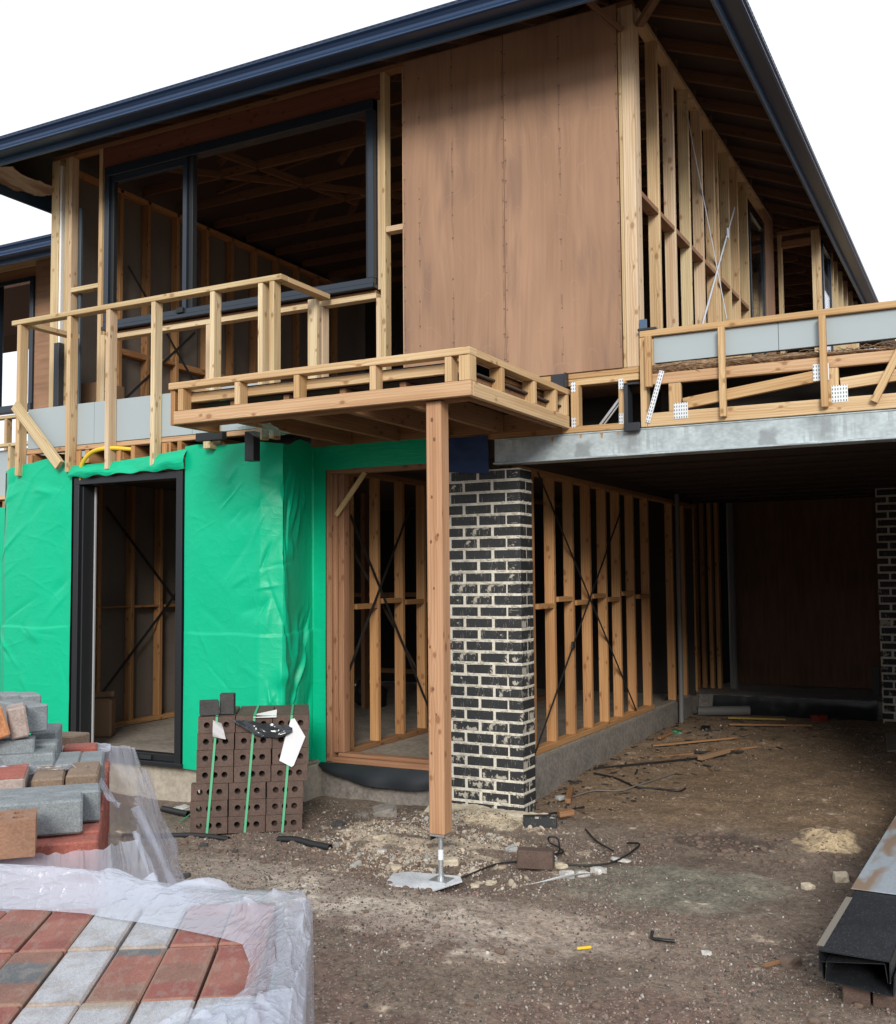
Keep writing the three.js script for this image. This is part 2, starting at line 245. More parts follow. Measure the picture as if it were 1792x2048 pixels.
groundMap.wrapS = groundMap.wrapT = THREE.MirroredRepeatWrapping; groundMap.anisotropy = 8;
{
  const axis = (a, b, st, far) => { const v = []; for (let x = a; x <= b + 1e-6; x += st) v.push(x); let q = st, lo = a, hi = b; while (hi < far) { q *= 1.5; lo -= q; hi += q; v.unshift(lo); v.push(hi); } return v; };
  const xs = axis(-4.2, 3.6, 0.026, 150), zs = axis(-7, 4.6, 0.03, 150), P = [], U = [], I = [], nx = xs.length;
  for (const z of zs) for (const x of xs) { P.push(x, groundY(x, z), z); U.push((x - gx0) / (gx1 - gx0), (z - gz0) / (gz1 - gz0)); }
  for (let j = 0; j < zs.length - 1; j++) for (let i = 0; i < nx - 1; i++) { const a = j * nx + i; I.push(a, a + nx, a + nx + 1, a, a + nx + 1, a + 1); }
  const g = new THREE.BufferGeometry(); g.setAttribute('position', new THREE.Float32BufferAttribute(P, 3)); g.setAttribute('uv', new THREE.Float32BufferAttribute(U, 2)); g.setIndex(I); g.computeVertexNormals();
  const gb = grainBump.clone(); gb.repeat.set(16, 24); gb.needsUpdate = true;
  tag(add(scene, 'ground', g, new THREE.MeshStandardMaterial({ map: groundMap, roughness: 0.96, bumpMap: gb, bumpScale: 0.006 })), 'bare brown dirt ground of the building site with pale dusty patches', 'ground', null, 'structure');
  // loose stones nobody could count
  const N = 70000, ig = chunk(1, 0.75, 1, 0.37, 0), im = new THREE.InstancedMesh(ig, std(1, 1, 1, 0.9), N), q = new THREE.Object3D(), col = new THREE.Color(), rg = rng(99);
  for (let i = 0; i < N; i++) {
    let x, z; for (;;) { const t = rg(); if (t < 0.62) { x = mix(-1.7, 3, rg()); z = mix(1.6, 4.4, rg()); } else if (t < 0.85) { x = mix(-2.2, 1.2, rg()); z = mix(0.1, 1.9, rg()); } else { x = mix(-0.05, 2.9, rg()); z = mix(-5, 1.6, rg()); } const n = fbm(x * 2.2, z * 2.2, 201, 3); if (n * 1.6 - 0.2 > rg()) break; }
    const s = 0.0018 + 0.0065 * Math.pow(rg(), 5) + (rg() < 0.006 ? 0.007 : 0); q.position.set(x, groundY(x, z) + s * 0.3, z); q.rotation.set(rg() * 6, rg() * 6, rg() * 6); q.scale.set(s * (0.8 + rg() * 0.7), s, s); q.updateMatrix(); im.setMatrixAt(i, q.matrix);
    const t = rg(), k = 0.6 + 0.8 * rg(); if (t < 0.07) col.setRGB(0.4 * k, 0.37 * k, 0.34 * k); else if (t < 0.3) col.setRGB(0.19 * k, 0.115 * k, 0.095 * k); else if (t < 0.6) col.setRGB(0.09 * k, 0.078 * k, 0.07 * k); else col.setRGB(0.24 * k, 0.19 * k, 0.155 * k); im.setColorAt(i, col);
  }
  im.name = 'gravel'; scene.add(im); tag(im, 'loose gravel and crumbs of stone scattered over the dirt', 'gravel', null, 'stuff');
}

// ---------------------------------------------------------------- the house
const house = group(scene, 'house'); tag(house, 'two-storey timber-framed house under construction with dark gutters and open balcony framing', 'house');
{ // ---- roof with hips, eaves open to the rafters
  const roof = group(house, 'roof');
  const hip = (x0, x1, z0, z1, ye, name, alongX = false) => {
    const T = 0.404, hw = alongX ? (z1 - z0) / 2 : (x1 - x0) / 2, yr = ye + hw * T, cx = (x0 + x1) / 2, cz = (z0 + z1) / 2;
    const A = [x0, ye, z1], B = [x1, ye, z1], C = [x1, ye, z0], D = [x0, ye, z0], r0 = alongX ? [x0 + hw, yr, cz] : [cx, yr, z1 - hw], r1 = alongX ? [x1 - hw, yr, cz] : [cx, yr, z0 + hw];
    const F = alongX ? [[A, B, r1, r0], [C, D, r0, r1], [B, C, r1], [D, A, r0]] : [[A, B, r0], [C, D, r1], [B, C, r1, r0], [D, A, r0, r1]];
    const P = [], push = (f, dy, flip) => { for (let i = 1; i < f.length - 1; i++) for (const p of flip ? [f[0], f[i + 1], f[i]] : [f[0], f[i], f[i + 1]]) P.push(p[0], p[1] + dy, p[2]); };
    for (const f of F) { push(f, 0); push(f, -0.03, true); }
    const rim = [A, B, C, D]; for (let i = 0; i < 4; i++) { const a = rim[i], b = rim[(i + 1) % 4]; P.push(a[0], a[1] - 0.03, a[2], b[0], b[1] - 0.03, b[2], ...b, a[0], a[1] - 0.03, a[2], ...b, ...a); }
    const g = new THREE.BufferGeometry(); g.setAttribute('position', new THREE.Float32BufferAttribute(P, 3)); g.computeVertexNormals(); return add(roof, name, g, M.roofUnder);
  };
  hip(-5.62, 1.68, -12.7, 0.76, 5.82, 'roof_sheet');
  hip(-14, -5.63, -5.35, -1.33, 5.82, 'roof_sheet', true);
  // gutters: quad profile, long overflow slots under the lip
  const prof = [[0, 0], [0.122, 0], [0.136, 0.008], [0.134, 0.02], [0.104, 0.042], [0.086, 0.066], [0.084, 0.088], [0.1, 0.11], [0.119, 0.122], [0.122, 0.147], [0.108, 0.15], [0.106, 0.128], [0, 0.1]];
  const gutter = (len) => { const s = new THREE.Shape(prof.map(([a, b]) => new THREE.Vector2(a, b))); return new THREE.ExtrudeGeometry(s, { depth: len, bevelEnabled: false, steps: 1 }); };
  const slots = (n, len) => { const gs = []; for (let i = 0; i < n; i++) { const g = new THREE.BoxGeometry(0.0016, 0.007, 0.032); g.translate(0.1222, 0.139, (i + 0.5) * len / n); gs.push(g); } return mergeGeometries(gs); };
  // front: extrude along +z turned so that the profile faces +z and the length runs along x
  const front = (x0, x1, z, y, withSlots) => { const g = add(roof, 'gutter', gutter(x1 - x0), M.gutter, [x1, y, z], [0, -Math.PI / 2, 0]); g.rotation.y = -Math.PI / 2; if (withSlots) { const s = add(g, 'overflow_slot', slots(Math.round((x1 - x0) / 0.06), x1 - x0), M.black); s.userData.kind = 'stuff'; } bx(roof, 'fascia', M.navy, x0, x1, y - 0.05, y + 0.115, z - 0.026, z - 0.001); };
  front(-5.62, 1.722, 0.69, 5.66, true);
  const side = add(roof, 'gutter', gutter(13.3), M.gutter, [1.6, 5.66, -12.61]); const ss = add(side, 'overflow_slot', slots(200, 13.3), M.black); ss.userData.kind = 'stuff';
  bx(roof, 'fascia', M.navy, 1.574, 1.599, 5.59, 5.775, -12.6, 0.66);
  const lg = add(roof, 'gutter', gutter(1.95), M.gutter, [-5.5, 5.66, 0.68], [0, Math.PI, 0]);
  bx(roof, 'fascia', M.navy, -5.499, -5.474, 5.6, 5.775, -1.28, 0.66);
  front(-14, -5.64, -1.42, 5.66, true);
  // rafters
  const T = 0.404, ru = (t) => 5.73 + T * t;
  for (let x = -5.3; x < 1.5; x += 0.6) { const e = Math.min(2.6, x + 5.5, 1.6 - x); if (e > 0.2) bar(roof, 'rafter', M.rafter, [x, ru(0.1), 0.63], [x, ru(e), 0.73 - e], 0.035, 0.09, [0, 1, 0]); }
  for (let z = 0.3; z > -11.5; z -= 0.6) { const e = Math.min(2.6, 0.75 - z); if (e > 0.3) bar(roof, 'rafter', M.rafter, [1.565, ru(0.1), z], [1.66 - e, ru(e), z], 0.035, 0.09, [0, 1, 0]); }
  bar(roof, 'hip_rafter', M.rafter, [1.55, ru(0.08), 0.63], [-1.4, ru(3.03), -2.32], 0.04, 0.12, [0, 1, 0]);
  bar(roof, 'eave_strut', M.rafter, [0.86, 5.72, 0.02], [0.62, 5.93, 0.36], 0.035, 0.07); bar(roof, 'eave_strut', M.rafter, [0.97, 5.76, -0.05], [1.2, 5.9, 0.12], 0.035, 0.07);
  // crumpled brown sarking hanging in the open left corner
  const sk = add(roof, 'sarking', sheet(26, 26, (s, t) => [-5.46 + 0.44 * s, 5.72 - 0.02 * s + 0.09 * (ridge(s * 3, t * 2.5, 5) - 0.8) - 0.06 * Math.sin(s * 3.1) * t, 0.62 - 0.75 * t]), std(0.3, 0.17, 0.11, 0.4, { side: THREE.DoubleSide }));
  sk.userData.label = 'crumpled brown sarking in the left eave corner';
  // small scraps of pale foil along the right eave
  for (const [z, s] of [[-0.55, 0.06], [-1.3, 0.05], [-2.2, 0.05], [-3.5, 0.08]]) add(roof, 'foil_scrap', sheet(5, 5, (a, b) => [1.5 + 0.07 * a, 5.74 + 0.03 * fbm(a * 3, b * 3, 3, 2) + 0.03 * (1 - a), z + s * 2 * b]), std(0.7, 0.66, 0.62, 0.4, { side: THREE.DoubleSide }));
}
{ // ---- upper front wall framing
  const w = group(house, 'front_wall_frame'), y0 = 3.25, y1 = 5.905;
  bx(w, 'bottom_plate', M.pine, -5, 0.935, 3.205, 3.25, -0.09, 0.002); bx(w, 'top_plate', M.rough, -5, 0.935, 5.905, 5.95, -0.09, -0.001);
  bx(w, 'stud', M.pale, -5, -4.9, y0, y1, -0.09, 0); bx(w, 'white_strip', M.white, -4.897, -4.872, 3.3, 5.85, -0.06, -0.01);
  bx(w, 'stud', M.pale, -4.815, -4.77, y0, y1, -0.09, 0); bx(w, 'stud', M.pale, -4.768, -4.723, y0, y1, -0.09, -0.001);
  bx(w, 'stud', M.pale, -4.36, -4.315, y0, y1, -0.09, 0); bx(w, 'stud', M.pale, -4.313, -4.265, y0, 4.09, -0.09, -0.001);
  bx(w, 'nogging', M.pale, -4.72, -4.362, 4.555, 4.6, -0.09, -0.002);
  bx(w, 'lintel', M.redwood, -4.312, -1.206, 5.7, 5.903, -0.07, -0.004);
  bx(w, 'stud', M.pale, -4.313, -4.265, 4.1, 5.69, -0.09, -0.03);
  bx(w, 'sill_plate', M.pale, -4.26, -1.252, 4.035, 4.08, -0.09, -0.001); bx(w, 'sill_packer', M.rough, -4.24, -1.26, 4.083, 4.108, -0.09, -0.02);
  for (const x of [-3.03, -1.815]) bx(w, 'cripple_stud', M.pale, x, x + 0.045, y0, 4.033, -0.09, -0.001);
  bx(w, 'stud', M.pale, -1.25, -1.207, y0, 4.033, -0.09, 0.001); bx(w, 'stud', M.pale, -1.205, -1.16, y0, y1, -0.09, 0); bx(w, 'stud', M.pale, -1.25, -1.207, 4.11, 5.698, -0.09, -0.03);
  bx(w, 'nogging', M.pale, -1.158, -0.982, 4.565, 4.61, -0.09, -0.003);
  for (const x of [-1.0, -0.55, -0.1, 0.35]) bx(w, 'stud', M.pine, x, x + 0.045, y0, y1, -0.09, -0.003);
  bx(w, 'corner_stud', M.pale, 0.822, 0.845, y0, y1, -0.09, 0.004); bx(w, 'corner_stud', M.pale, 0.847, 0.938, y0, y1, -0.045, 0.003); bx(w, 'corner_stud', M.pale, 0.893, 0.939, y0, y1, -0.137, -0.047);
  const p1 = bx(house, 'plywood_sheet', M.ply1, -0.98, -0.0925, 3.255, 5.93, 0.0045, 0.0155, 0.0005, true), p2 = bx(house, 'plywood_sheet', M.ply2, -0.0895, 0.8185, 3.25, 5.93, 0.0045, 0.0155, 0.0005, true);
  // grey-black steel post and flashing at the left end
  bx(w, 'steel_post', M.blackSteel, -4.86, -4.79, 3.3, 4.06, 0.004, 0.07); bx(w, 'flashing', std(0.05, 0.07, 0.09, 0.5), -4.69, -4.655, 3.3, 5.4, -0.088, -0.06);
}
{ // ---- black aluminium window: deep sill, one mullion
  const w = group(house, 'window');
  bx(w, 'jamb', M.alu, -4.258, -4.2, 4.2, 5.69, -0.08, 0.03); bx(w, 'jamb', M.alu, -1.312, -1.255, 4.2, 5.69, -0.08, 0.03);
  bx(w, 'head', M.alu, -4.258, -1.255, 5.6, 5.692, -0.078, 0.032); bx(w, 'mullion', M.alu, -3.285, -3.24, 4.2, 5.6, -0.08, 0.028);
  bx(w, 'sill', M.alu, -4.262, -1.25, 4.115, 4.15, -0.09, 0.05); bx(w, 'sill', M.alu, -4.255, -1.258, 4.152, 4.2, -0.085, 0.035);
  bx(w, 'sash_rail', M.alu, -4.2, -3.285, 5.54, 5.6, -0.05, 0.0); bx(w, 'latch', M.black, -3.33, -3.25, 4.16, 4.21, 0.036, 0.06);
  bx(w, 'sash_stile', M.black, -4.2, -4.16, 4.2, 5.54, -0.05, 0); bx(w, 'sash_stile', M.black, -3.237, -3.19, 4.2, 5.6, -0.06, 0.0); bx(w, 'sash_stile', M.black, -1.345, -1.313, 4.2, 5.6, -0.06, 0.0);
}
{ // ---- right side wall framing
  const w = group(house, 'side_wall_frame');
  bx(w, 'bottom_plate', M.pine, 0.85, 0.938, 3.205, 3.25, -5.3, -0.14); bx(w, 'top_plate', M.pine, 0.85, 0.938, 5.905, 5.95, -5.3, -0.14);
  const zb = [-0.62, -1.07, -1.54, -1.99, -2.45, -2.6, -3.05, -3.45, -3.92];
  let pz = -0.138; for (const z of zb) { bx(w, 'stud', M.pale, 0.85, 0.94, 3.25, 5.905, z, z + 0.042); if (Math.abs(pz - z) > 0.2) bx(w, 'nogging', M.rough, 0.85, 0.937, 4.53, 4.572, z + 0.043, pz - 0.001); pz = z; }
  bar(w, 'brace_strap', M.brightStrap, [0.944, 5.7, -1.45], [0.944, 4.2, -2.78], 0.028, 0.003, [1, 0, 0], 0); bar(w, 'brace_strap', M.brightStrap, [0.947, 5.43, -3.25], [0.947, 3.9, -1.78], 0.03, 0.003, [1, 0, 0], 0);
  bx(w, 'strap_tensioner', M.brightStrap, 0.947, 0.962, 5.0, 5.1, -2.9, -2.84);
  // side windows
  for (const [a, b, xo] of [[-3.96, -4.74, 0], [-5.5, -6.2, 0.52]]) { const v = group(house, 'side_window'); bx(v, 'jamb', M.alu, xo + 0.86, xo + 0.95, 3.4, 5.66, a - 0.05, a); bx(v, 'jamb', M.alu, xo + 0.86, xo + 0.95, 3.4, 5.66, b, b + 0.05); bx(v, 'head', M.alu, xo + 0.86, xo + 0.951, 5.61, 5.67, b, a); bx(v, 'sill', M.alu, xo + 0.86, xo + 0.953, 3.36, 3.4, b, a); bx(v, 'pane', M.glass, xo + 0.93, xo + 0.936, 3.4, 5.61, b + 0.05, a - 0.05, 0); }
  bx(house, 'plywood_sheet', M.plyIn, 0.941, 0.95, 3.25, 5.9, -5.3, -4.78, 0.001);
  for (const [a, b] of [[0.985, 1.03], [1.365, 1.41], [1.412, 1.458]]) bx(w, 'stud', M.pale, a, b, 3.25, 5.75, -5.43, -5.34);
  bx(w, 'lintel', M.rough, 1.031, 1.364, 5.6, 5.67, -5.43, -5.342); bx(w, 'top_plate', M.rough, 0.98, 1.458, 5.751, 5.79, -5.43, -5.341); bx(w, 'bottom_plate', M.pine, 0.98, 1.458, 3.205, 3.249, -5.43, -5.341);
  for (const z of [-6.4, -6.8, -7.3, -7.8, -8.4, -9]) bx(w, 'stud', M.pale, 1.38, 1.47, 3.25, 5.75, z, z + 0.045);
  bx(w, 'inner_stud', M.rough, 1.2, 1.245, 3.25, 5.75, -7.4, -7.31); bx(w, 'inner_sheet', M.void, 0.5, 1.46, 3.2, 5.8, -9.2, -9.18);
}
{ // ---- upper floor inside: left wall, ceiling chords, partition
  const w = group(house, 'upper_room');
  bx(w, 'floor_sheet', M.plyIn, -4.98, 0.93, 3.165, 3.2, -12, -0.1); bx(w, 'wall_sheet', M.sheet, -5.04, -5.02, 3.2, 5.95, -12, -0.1); bx(w, 'wall_sheet', M.sheet, -5, 0.84, 3.2, 5.95, -12.03, -12.01);
  for (const z of [-0.16, -0.84, -1.245, -1.7, -2.2, -2.65, -3.1, -3.55, -4, -4.45, -4.9]) { bx(w, 'stud', M.orange, -5.015, -4.925, 3.25, 5.9, z - 0.045, z); }
  for (const [a, b] of [[-0.885, -1.24], [-1.29, -1.69], [-1.745, -2.19], [-2.245, -2.64]]) bx(w, 'nogging', M.orange, -5.013, -4.927, 4.15 + rr(-0.03, 0.03), 4.2, b, a);
  bx(w, 'top_plate', M.orange, -5.015, -4.925, 5.86, 5.902, -7, -0.1);
  bar(w, 'brace_strap', M.darkStrap, [-4.92, 5.1, -0.95], [-4.92, 3.4, -2.6], 0.028, 0.003, [1, 0, 0], 0); bar(w, 'brace_strap', M.darkStrap, [-4.917, 3.3, -0.5], [-4.917, 4.6, -2.0], 0.03, 0.003, [1, 0, 0], 0);
  bx(w, 'carton', M.card, -5.0, -4.75, 3.2, 3.75, -0.75, -0.4);
  for (let z = -0.66; z > -11; z -= 0.595) bx(w, 'ceiling_chord', M.rafter, -5, 0.93, 5.955, 6.045, z, z + 0.035);
  for (const [a, b] of [[[-4.3, 5.99, -0.8], [-2.3, 5.99, -2.95]], [[-3.6, 5.99, -0.5], [-3.1, 5.99, -2.6]], [[-4.6, 6.2, -2.0], [-1.4, 6.5, -1.9]], [[-3.9, 6.1, -1.2], [-3.2, 6.6, -1.2]], [[-2.8, 6.1, -1.8], [-2.2, 6.7, -1.8]], [[-2.2, 6.07, -0.6], [-1.3, 6.07, -1.9]]]) bar(w, 'truss_web', M.rafter, a, b, 0.035, 0.07, [0, 1, 0]);
  for (const x of [-4.1, -3.5, -2.9, -2.3, -1.7]) bar(w, 'truss_web', M.rafter, [x, 6.0, -3.03], [x + 0.45, 6.75, -3.03], 0.07, 0.035);
  for (const [x, z] of [[-2.9, -2.4], [-2.55, -3.0], [-2.1, -3.0], [-1.9, -3.6]]) bx(w, 'truss_plate', M.steel, x, x + 0.1, 5.96, 6.03, z + 0.0, z + 0.0395, 0.001);
  // partition further back
  for (let k = 0; k < 9; k++) bx(w, 'stud', M.rafter, -4.5 + k * 0.45, -4.455 + k * 0.45, 3.2, 5.9, -5.6, -5.51); bx(w, 'wall_sheet', M.void, -4.9, 0, 3.2, 5.9, -5.7, -5.62);
}
{ // ---- floor zone under the upper wall, garage parapet frame on the steel beam
  const g = group(house, 'garage_parapet_frame'), z0 = 0.005, z1 = 0.05;
  bx(g, 'top_plate', M.pine, 0.958, 4.2, 3.443, 3.488, -0.045, 0.052); bx(g, 'end_stud', M.pine, 0.955, 1.0, 2.805, 3.441, -0.04, 0.048); bx(g, 'stud', M.pine, 1.002, 1.047, 3.08, 3.441, 0.0505, 0.09);
  for (const x of [1.515, 2.165, 2.815, 3.465]) bx(g, 'stud', M.pine, x, x + 0.042, x < 2 ? 2.83 : 2.84, 3.441, 0.0505, 0.0945);
  let px = 1.05; for (const x of [1.9, 2.75, 3.6, 4.2]) { bx(g, 'grey_panel', M.grey, px, x - 0.003, 3.255, 3.44, -0.03, 0.02, 0.002); px = x; }
  bx(g, 'truss_chord', M.pine, 1.002, 4.2, 3.1, 3.175, 0, 0.045); bx(g, 'truss_chord', M.pine, 1.002, 4.2, 2.805, 2.9, 0.0, 0.047);
  bx(g, 'truss_web', M.pine, 1.155, 1.24, 2.902, 3.098, 0.003, 0.043); bx(g, 'truss_web', M.pine, 2.19, 2.27, 2.902, 3.098, 0.004, 0.043);
  bar(g, 'truss_web', M.pine, [1.255, 2.95, 0.0225], [2.18, 3.06, 0.0225], 0.075, 0.04); bar(g, 'truss_web', M.pine, [2.28, 2.99, 0.0225], [3.2, 3.06, 0.0225], 0.075, 0.04);
  bar(g, 'diagonal_brace', M.pine, [2.48, 2.85, 0.07], [2.74, 3.36, 0.07], 0.045, 0.04);
  for (const [x, y] of [[1.19, 2.845], [2.115, 3.02], [2.225, 2.87], [3.1, 3.0]]) bx(g, 'nail_plate', M.nailPlate, x, x + 0.1, y, y + 0.11, 0.0475, 0.0493, 0);
  bar(g, 'punched_strap', M.nailPlate, [1.115, 3.19, 0.054], [1.005, 2.835, 0.054], 0.035, 0.002, [0, 0, 1], 0);
  // coarse brown fibre strip sagging over the chord
  const fb = []; for (let k = 0; k < 150; k++) { const x = 1.03 + rr(0, 3), L = rr(0.05, 0.16); fb.push(new THREE.TubeGeometry(new THREE.QuadraticBezierCurve3(new THREE.Vector3(x, 3.19 + rr(0, 0.05), rr(-0.02, 0.045)), new THREE.Vector3(x + L / 2, 3.2 + rr(-0.03, 0.05), 0.045 + rr(0, 0.015)), new THREE.Vector3(x + L, 3.19 + rr(-0.03, 0.05), rr(-0.02, 0.045))), 5, 0.0025, 4)); }
  const fs = sheet(220, 6, (s, t) => { const x = 1.03 + 3.1 * s, yt = 3.225 + 0.03 * (fbm(x * 3, 2, 61, 3) - 0.5) + 0.02 * Math.sin(x * 2 - 0.5), yb = 3.178 + 0.012 * (fbm(x * 14, 7, 63, 2) - 0.3); return [x, mix(yb, yt, t), 0.012 + 0.03 * Math.sin(t * 3.1) + 0.025 * (fbm(x * 20, t * 4, 62, 3) - 0.5)]; }, 6, 0.2);
  const f = add(g, 'fibre_strip', mergeGeometries([fs, ...fb]), M.fibre); M.fibre.side = THREE.DoubleSide; f.userData.label = 'ragged brown fibre strip';
  bx(g, 'sarking_backing', M.void, 1.0, 4.2, 2.81, 3.25, -0.32, -0.3);
  bx(g, 'roof_deck', M.roofUnder, 0.96, 4.2, 3.19, 3.215, -6.4, -0.06);
  // bay left of it under the plywood
  const b = group(house, 'floor_truss_bay');
  bx(b, 'top_plate', M.pine, -0.6, 0.93, 3.155, 3.203, -0.085, 0.0); bx(b, 'bottom_plate', M.pine, 0.36, 0.86, 2.805, 2.85, -0.04, 0.04); bx(b, 'ledger', M.orange, -0.7, 0.36, 2.805, 2.85, -0.06, 0.02);
  bx(b, 'stud', M.pine, 0.43, 0.49, 2.852, 3.153, -0.04, 0.04); bx(b, 'stud', M.pine, 0.79, 0.838, 2.852, 3.153, -0.04, 0.035);
  for (const [x, y] of [[0.435, 3.1], [0.795, 3.09], [0.435, 2.84], [0.793, 2.84]]) bx(b, 'nail_plate', M.nailPlate, x, x + 0.035, y, y + 0.075, 0.0405, 0.0423, 0);
  bar(b, 'steel_web', M.steel, [0.62, 2.86, -0.05], [0.79, 3.06, -0.05], 0.02, 0.01); bar(b, 'steel_web', M.steel, [0.65, 2.86, -0.05], [0.81, 3.05, -0.05], 0.012, 0.01);
  bx(b, 'block', M.orange, 0.785, 0.83, 3.02, 3.1, -0.13, -0.06);
  bx(b, 'backing', M.void, -5, 0.95, 2.76, 3.16, -0.62, -0.6);
  const br = group(house, 'steel_bracket'); bx(br, 'web', M.blackSteel, 0.842, 0.87, 2.79, 3.12, -0.04, 0.075); bx(br, 'flange', M.blackSteel, 0.842, 0.952, 2.78, 2.84, 0.045, 0.085); bx(br, 'flange', M.blackSteel, 0.842, 0.95, 3.11, 3.125, -0.04, 0.075);
  const b2 = group(house, 'steel_bracket'); bx(b2, 'plate', M.blackSteel, 0.27, 0.4, 3.15, 3.25, 0.004, 0.02); bx(b2, 'flange', M.blackSteel, 0.39, 0.402, 3.14, 3.25, -0.03, 0.06);
  const b3 = group(house, 'steel_bracket'); bx(b3, 'plate', std(0.06, 0.11, 0.18, 0.4), 0.945, 1.0, 3.49, 3.58, 0.0, 0.012); bx(b3, 'flange', M.blackSteel, 0.945, 1.08, 3.488, 3.506, 0.0, 0.056);
  // galvanised beam: I section
  const st = group(house, 'steel_beam'); st.userData.label = 'galvanised steel beam over the garage opening';
  bx(st, 'web', M.galv, -0.19, 4.3, 2.622, 2.79, -0.055, 0.03, 0.002); bx(st, 'flange', M.galv, -0.19, 4.3, 2.61, 2.6215, -0.1, 0.06, 0.002); bx(st, 'flange', M.galv, -0.19, 4.3, 2.7905, 2.802, -0.1, 0.034, 0.002);
  for (const [x, l, w] of [[0.28, 0.05, 0.03], [0.5, 0.04, 0.025], [0.66, 0.05, 0.03], [0.78, 0.035, 0.02]]) add(st, 'rust_drip', sheet(4, 8, (s, t) => [x + w * (s - 0.5) * (1 - t * 0.7), 2.803 - l * t, 0.0312]), std(0.4, 0.2, 0.07, 0.8));
}
{ // ---- balcony rail framing over the ground-floor room
  const b = group(house, 'balcony_frame'), zf = 0.72;
  b.userData.label = 'tall open balustrade frame of pale studs';
  bx(b, 'top_plate', M.pale, -4.66, -1.66, 4.067, 4.11, zf - 0.09, zf + 0.004); bx(b, 'top_plate', M.pale, -1.752, -1.662, 4.067, 4.109, 0.05, zf - 0.092); bx(b, 'top_plate', M.pale, -4.62, -4.53, 4.067, 4.109, 0.05, zf - 0.092);
  for (const x of [-4.59, -3.965, -3.5, -2.99, -2.365, -1.885, -1.775]) bx(b, 'stud', M.pale, x, x + 0.045, x < -2.6 ? 2.7 : 2.84, 4.065, zf - 0.09, zf);
  bx(b, 'stud', M.pale, -1.83, -1.74, 3.25, 4.066, 0.09, 0.135); 
  bar(b, 'diagonal_brace', M.pale, [-4.57, 3.33, zf + 0.022], [-4.0, 2.76, zf + 0.022], 0.09, 0.042);
  let px = -4.54; for (const x of [-3.72, -2.62, -1.95]) { bx(b, 'grey_panel', M.grey, px, x - 0.004, 2.945, 3.305, 0.6, 0.626, 0.002); px = x; }
  bx(b, 'edge_board', M.pine, -4.6, -1.9, 2.9, 2.94, 0.55, 0.626);
  for (const x of [-4.5, -4.28, -3.83, -3.42, -3.3, -2.9, -2.78, -2.4]) bx(b, 'joist', M.orange, x, x + 0.045, 2.78, 2.898, -0.5, 0.63 - rr(0, 0.02));
  for (const x of [-4.5, -3.9, -3.43, -2.92]) bx(b, 'packer', M.orange, x, x + 0.05, 2.74, 2.89, 0.632, 0.655);
  bx(b, 'deck_sheet', M.plyIn, -4.62, -1.9, 3.1, 3.12, -0.0, 0.598); bx(b, 'wall_plate', M.pine, -4.75, -1.98, 2.66, 2.76, 0.52, 0.62);
}
{ // ---- low canopy frame over the porch
  const c = group(house, 'canopy_frame'), zf = 1.65; c.userData.label = 'low boxed canopy frame on the timber post';
  bx(c, 'top_plate', M.pine, -1.93, 0.415, 3.085, 3.13, zf - 0.09, zf + 0.003); bx(c, 'top_plate', M.pine, 0.323, 0.413, 3.085, 3.129, 0.0, zf - 0.092); bx(c, 'top_plate', M.pine, -1.928, -1.84, 3.085, 3.129, 0.65, zf - 0.092);
  bx(c, 'fascia_board', M.pine, -1.88, 0.42, 2.838, 2.928, zf - 0.035, zf + 0.004); bx(c, 'fascia_board', M.pine, 0.384, 0.419, 2.838, 2.928, 0.04, zf - 0.036); bx(c, 'fascia_board', M.orange, -1.93, -1.89, 2.838, 3.08, zf - 0.5, zf - 0.02); bx(c, 'fascia_board', M.rough, -1.86, 0.35, 2.825, 2.9, zf - 0.13, zf - 0.095);
  for (const x of [-1.845, -1.35, -0.865, -0.285, 0.245, 0.34]) bx(c, 'stud', M.pine, x, x + (x > 0.3 ? 0.075 : 0.045), 2.93, 3.083, zf - 0.088, zf);
  for (const z of [1.2, 0.68, 0.3]) bx(c, 'stud', M.pine, 0.325, 0.415, 2.93, 3.083, z - 0.045, z); bx(c, 'stud', M.pine, 0.325, 0.413, 2.93, 3.083, 0.03, 0.07);
  bx(c, 'inner_beam', M.pine, -1.84, 0.3, 3.0, 3.062, zf - 0.13, zf - 0.0895); bx(c, 'membrane', M.rubber, -1.84, 0.33, 3.077, 3.083, 0.1, zf - 0.15);
  for (let k = 0; k < 5; k++) bx(c, 'board', M.orange, 0.26 - 0.0 * k, 0.3, 2.93 + k * 0.03, 2.957 + k * 0.03, 0.1, 1.05 - rr(0, 0.2), 0.002);
  bx(c, 'offcut', M.orange, 0.2, 0.32, 2.93, 3.03, 1.32, 1.36); bx(c, 'offcut', M.rough, 0.2, 0.3, 2.97, 3.05, 1.42, 1.45);
  for (let x = -1.5; x < 0.3; x += 0.45) bx(c, 'joist', M.rough, x, x + 0.045, 2.842, 2.99, 0.05, zf - 0.14);
  bx(c, 'joist', M.rough, -1.86, 0.3, 2.85, 2.98, 0.0, 0.045); bx(c, 'soffit_sheet', M.roofUnder, -1.84, 0.37, 2.995, 3.01, 0.05, zf - 0.2);
  add(c, 'torn_film', sheet(10, 8, (s, t) => [-1.66 + 0.3 * s, 2.84 - 0.05 * t + 0.03 * fbm(s * 4, t * 4, 4, 2), 1.25 - 0.25 * t]), M.film);
  bx(c, 'hanging_tube', M.blackSteel, -1.785, -1.7, 2.64, 2.86, 0.92, 1.0); bx(c, 'black_channel', M.black, -2.47, -2.2, 2.86, 2.925, 0.7, 0.76); bx(c, 'ledger_end', M.pale, -2.4, -2.33, 2.8, 2.858, 0.66, 0.75);
}
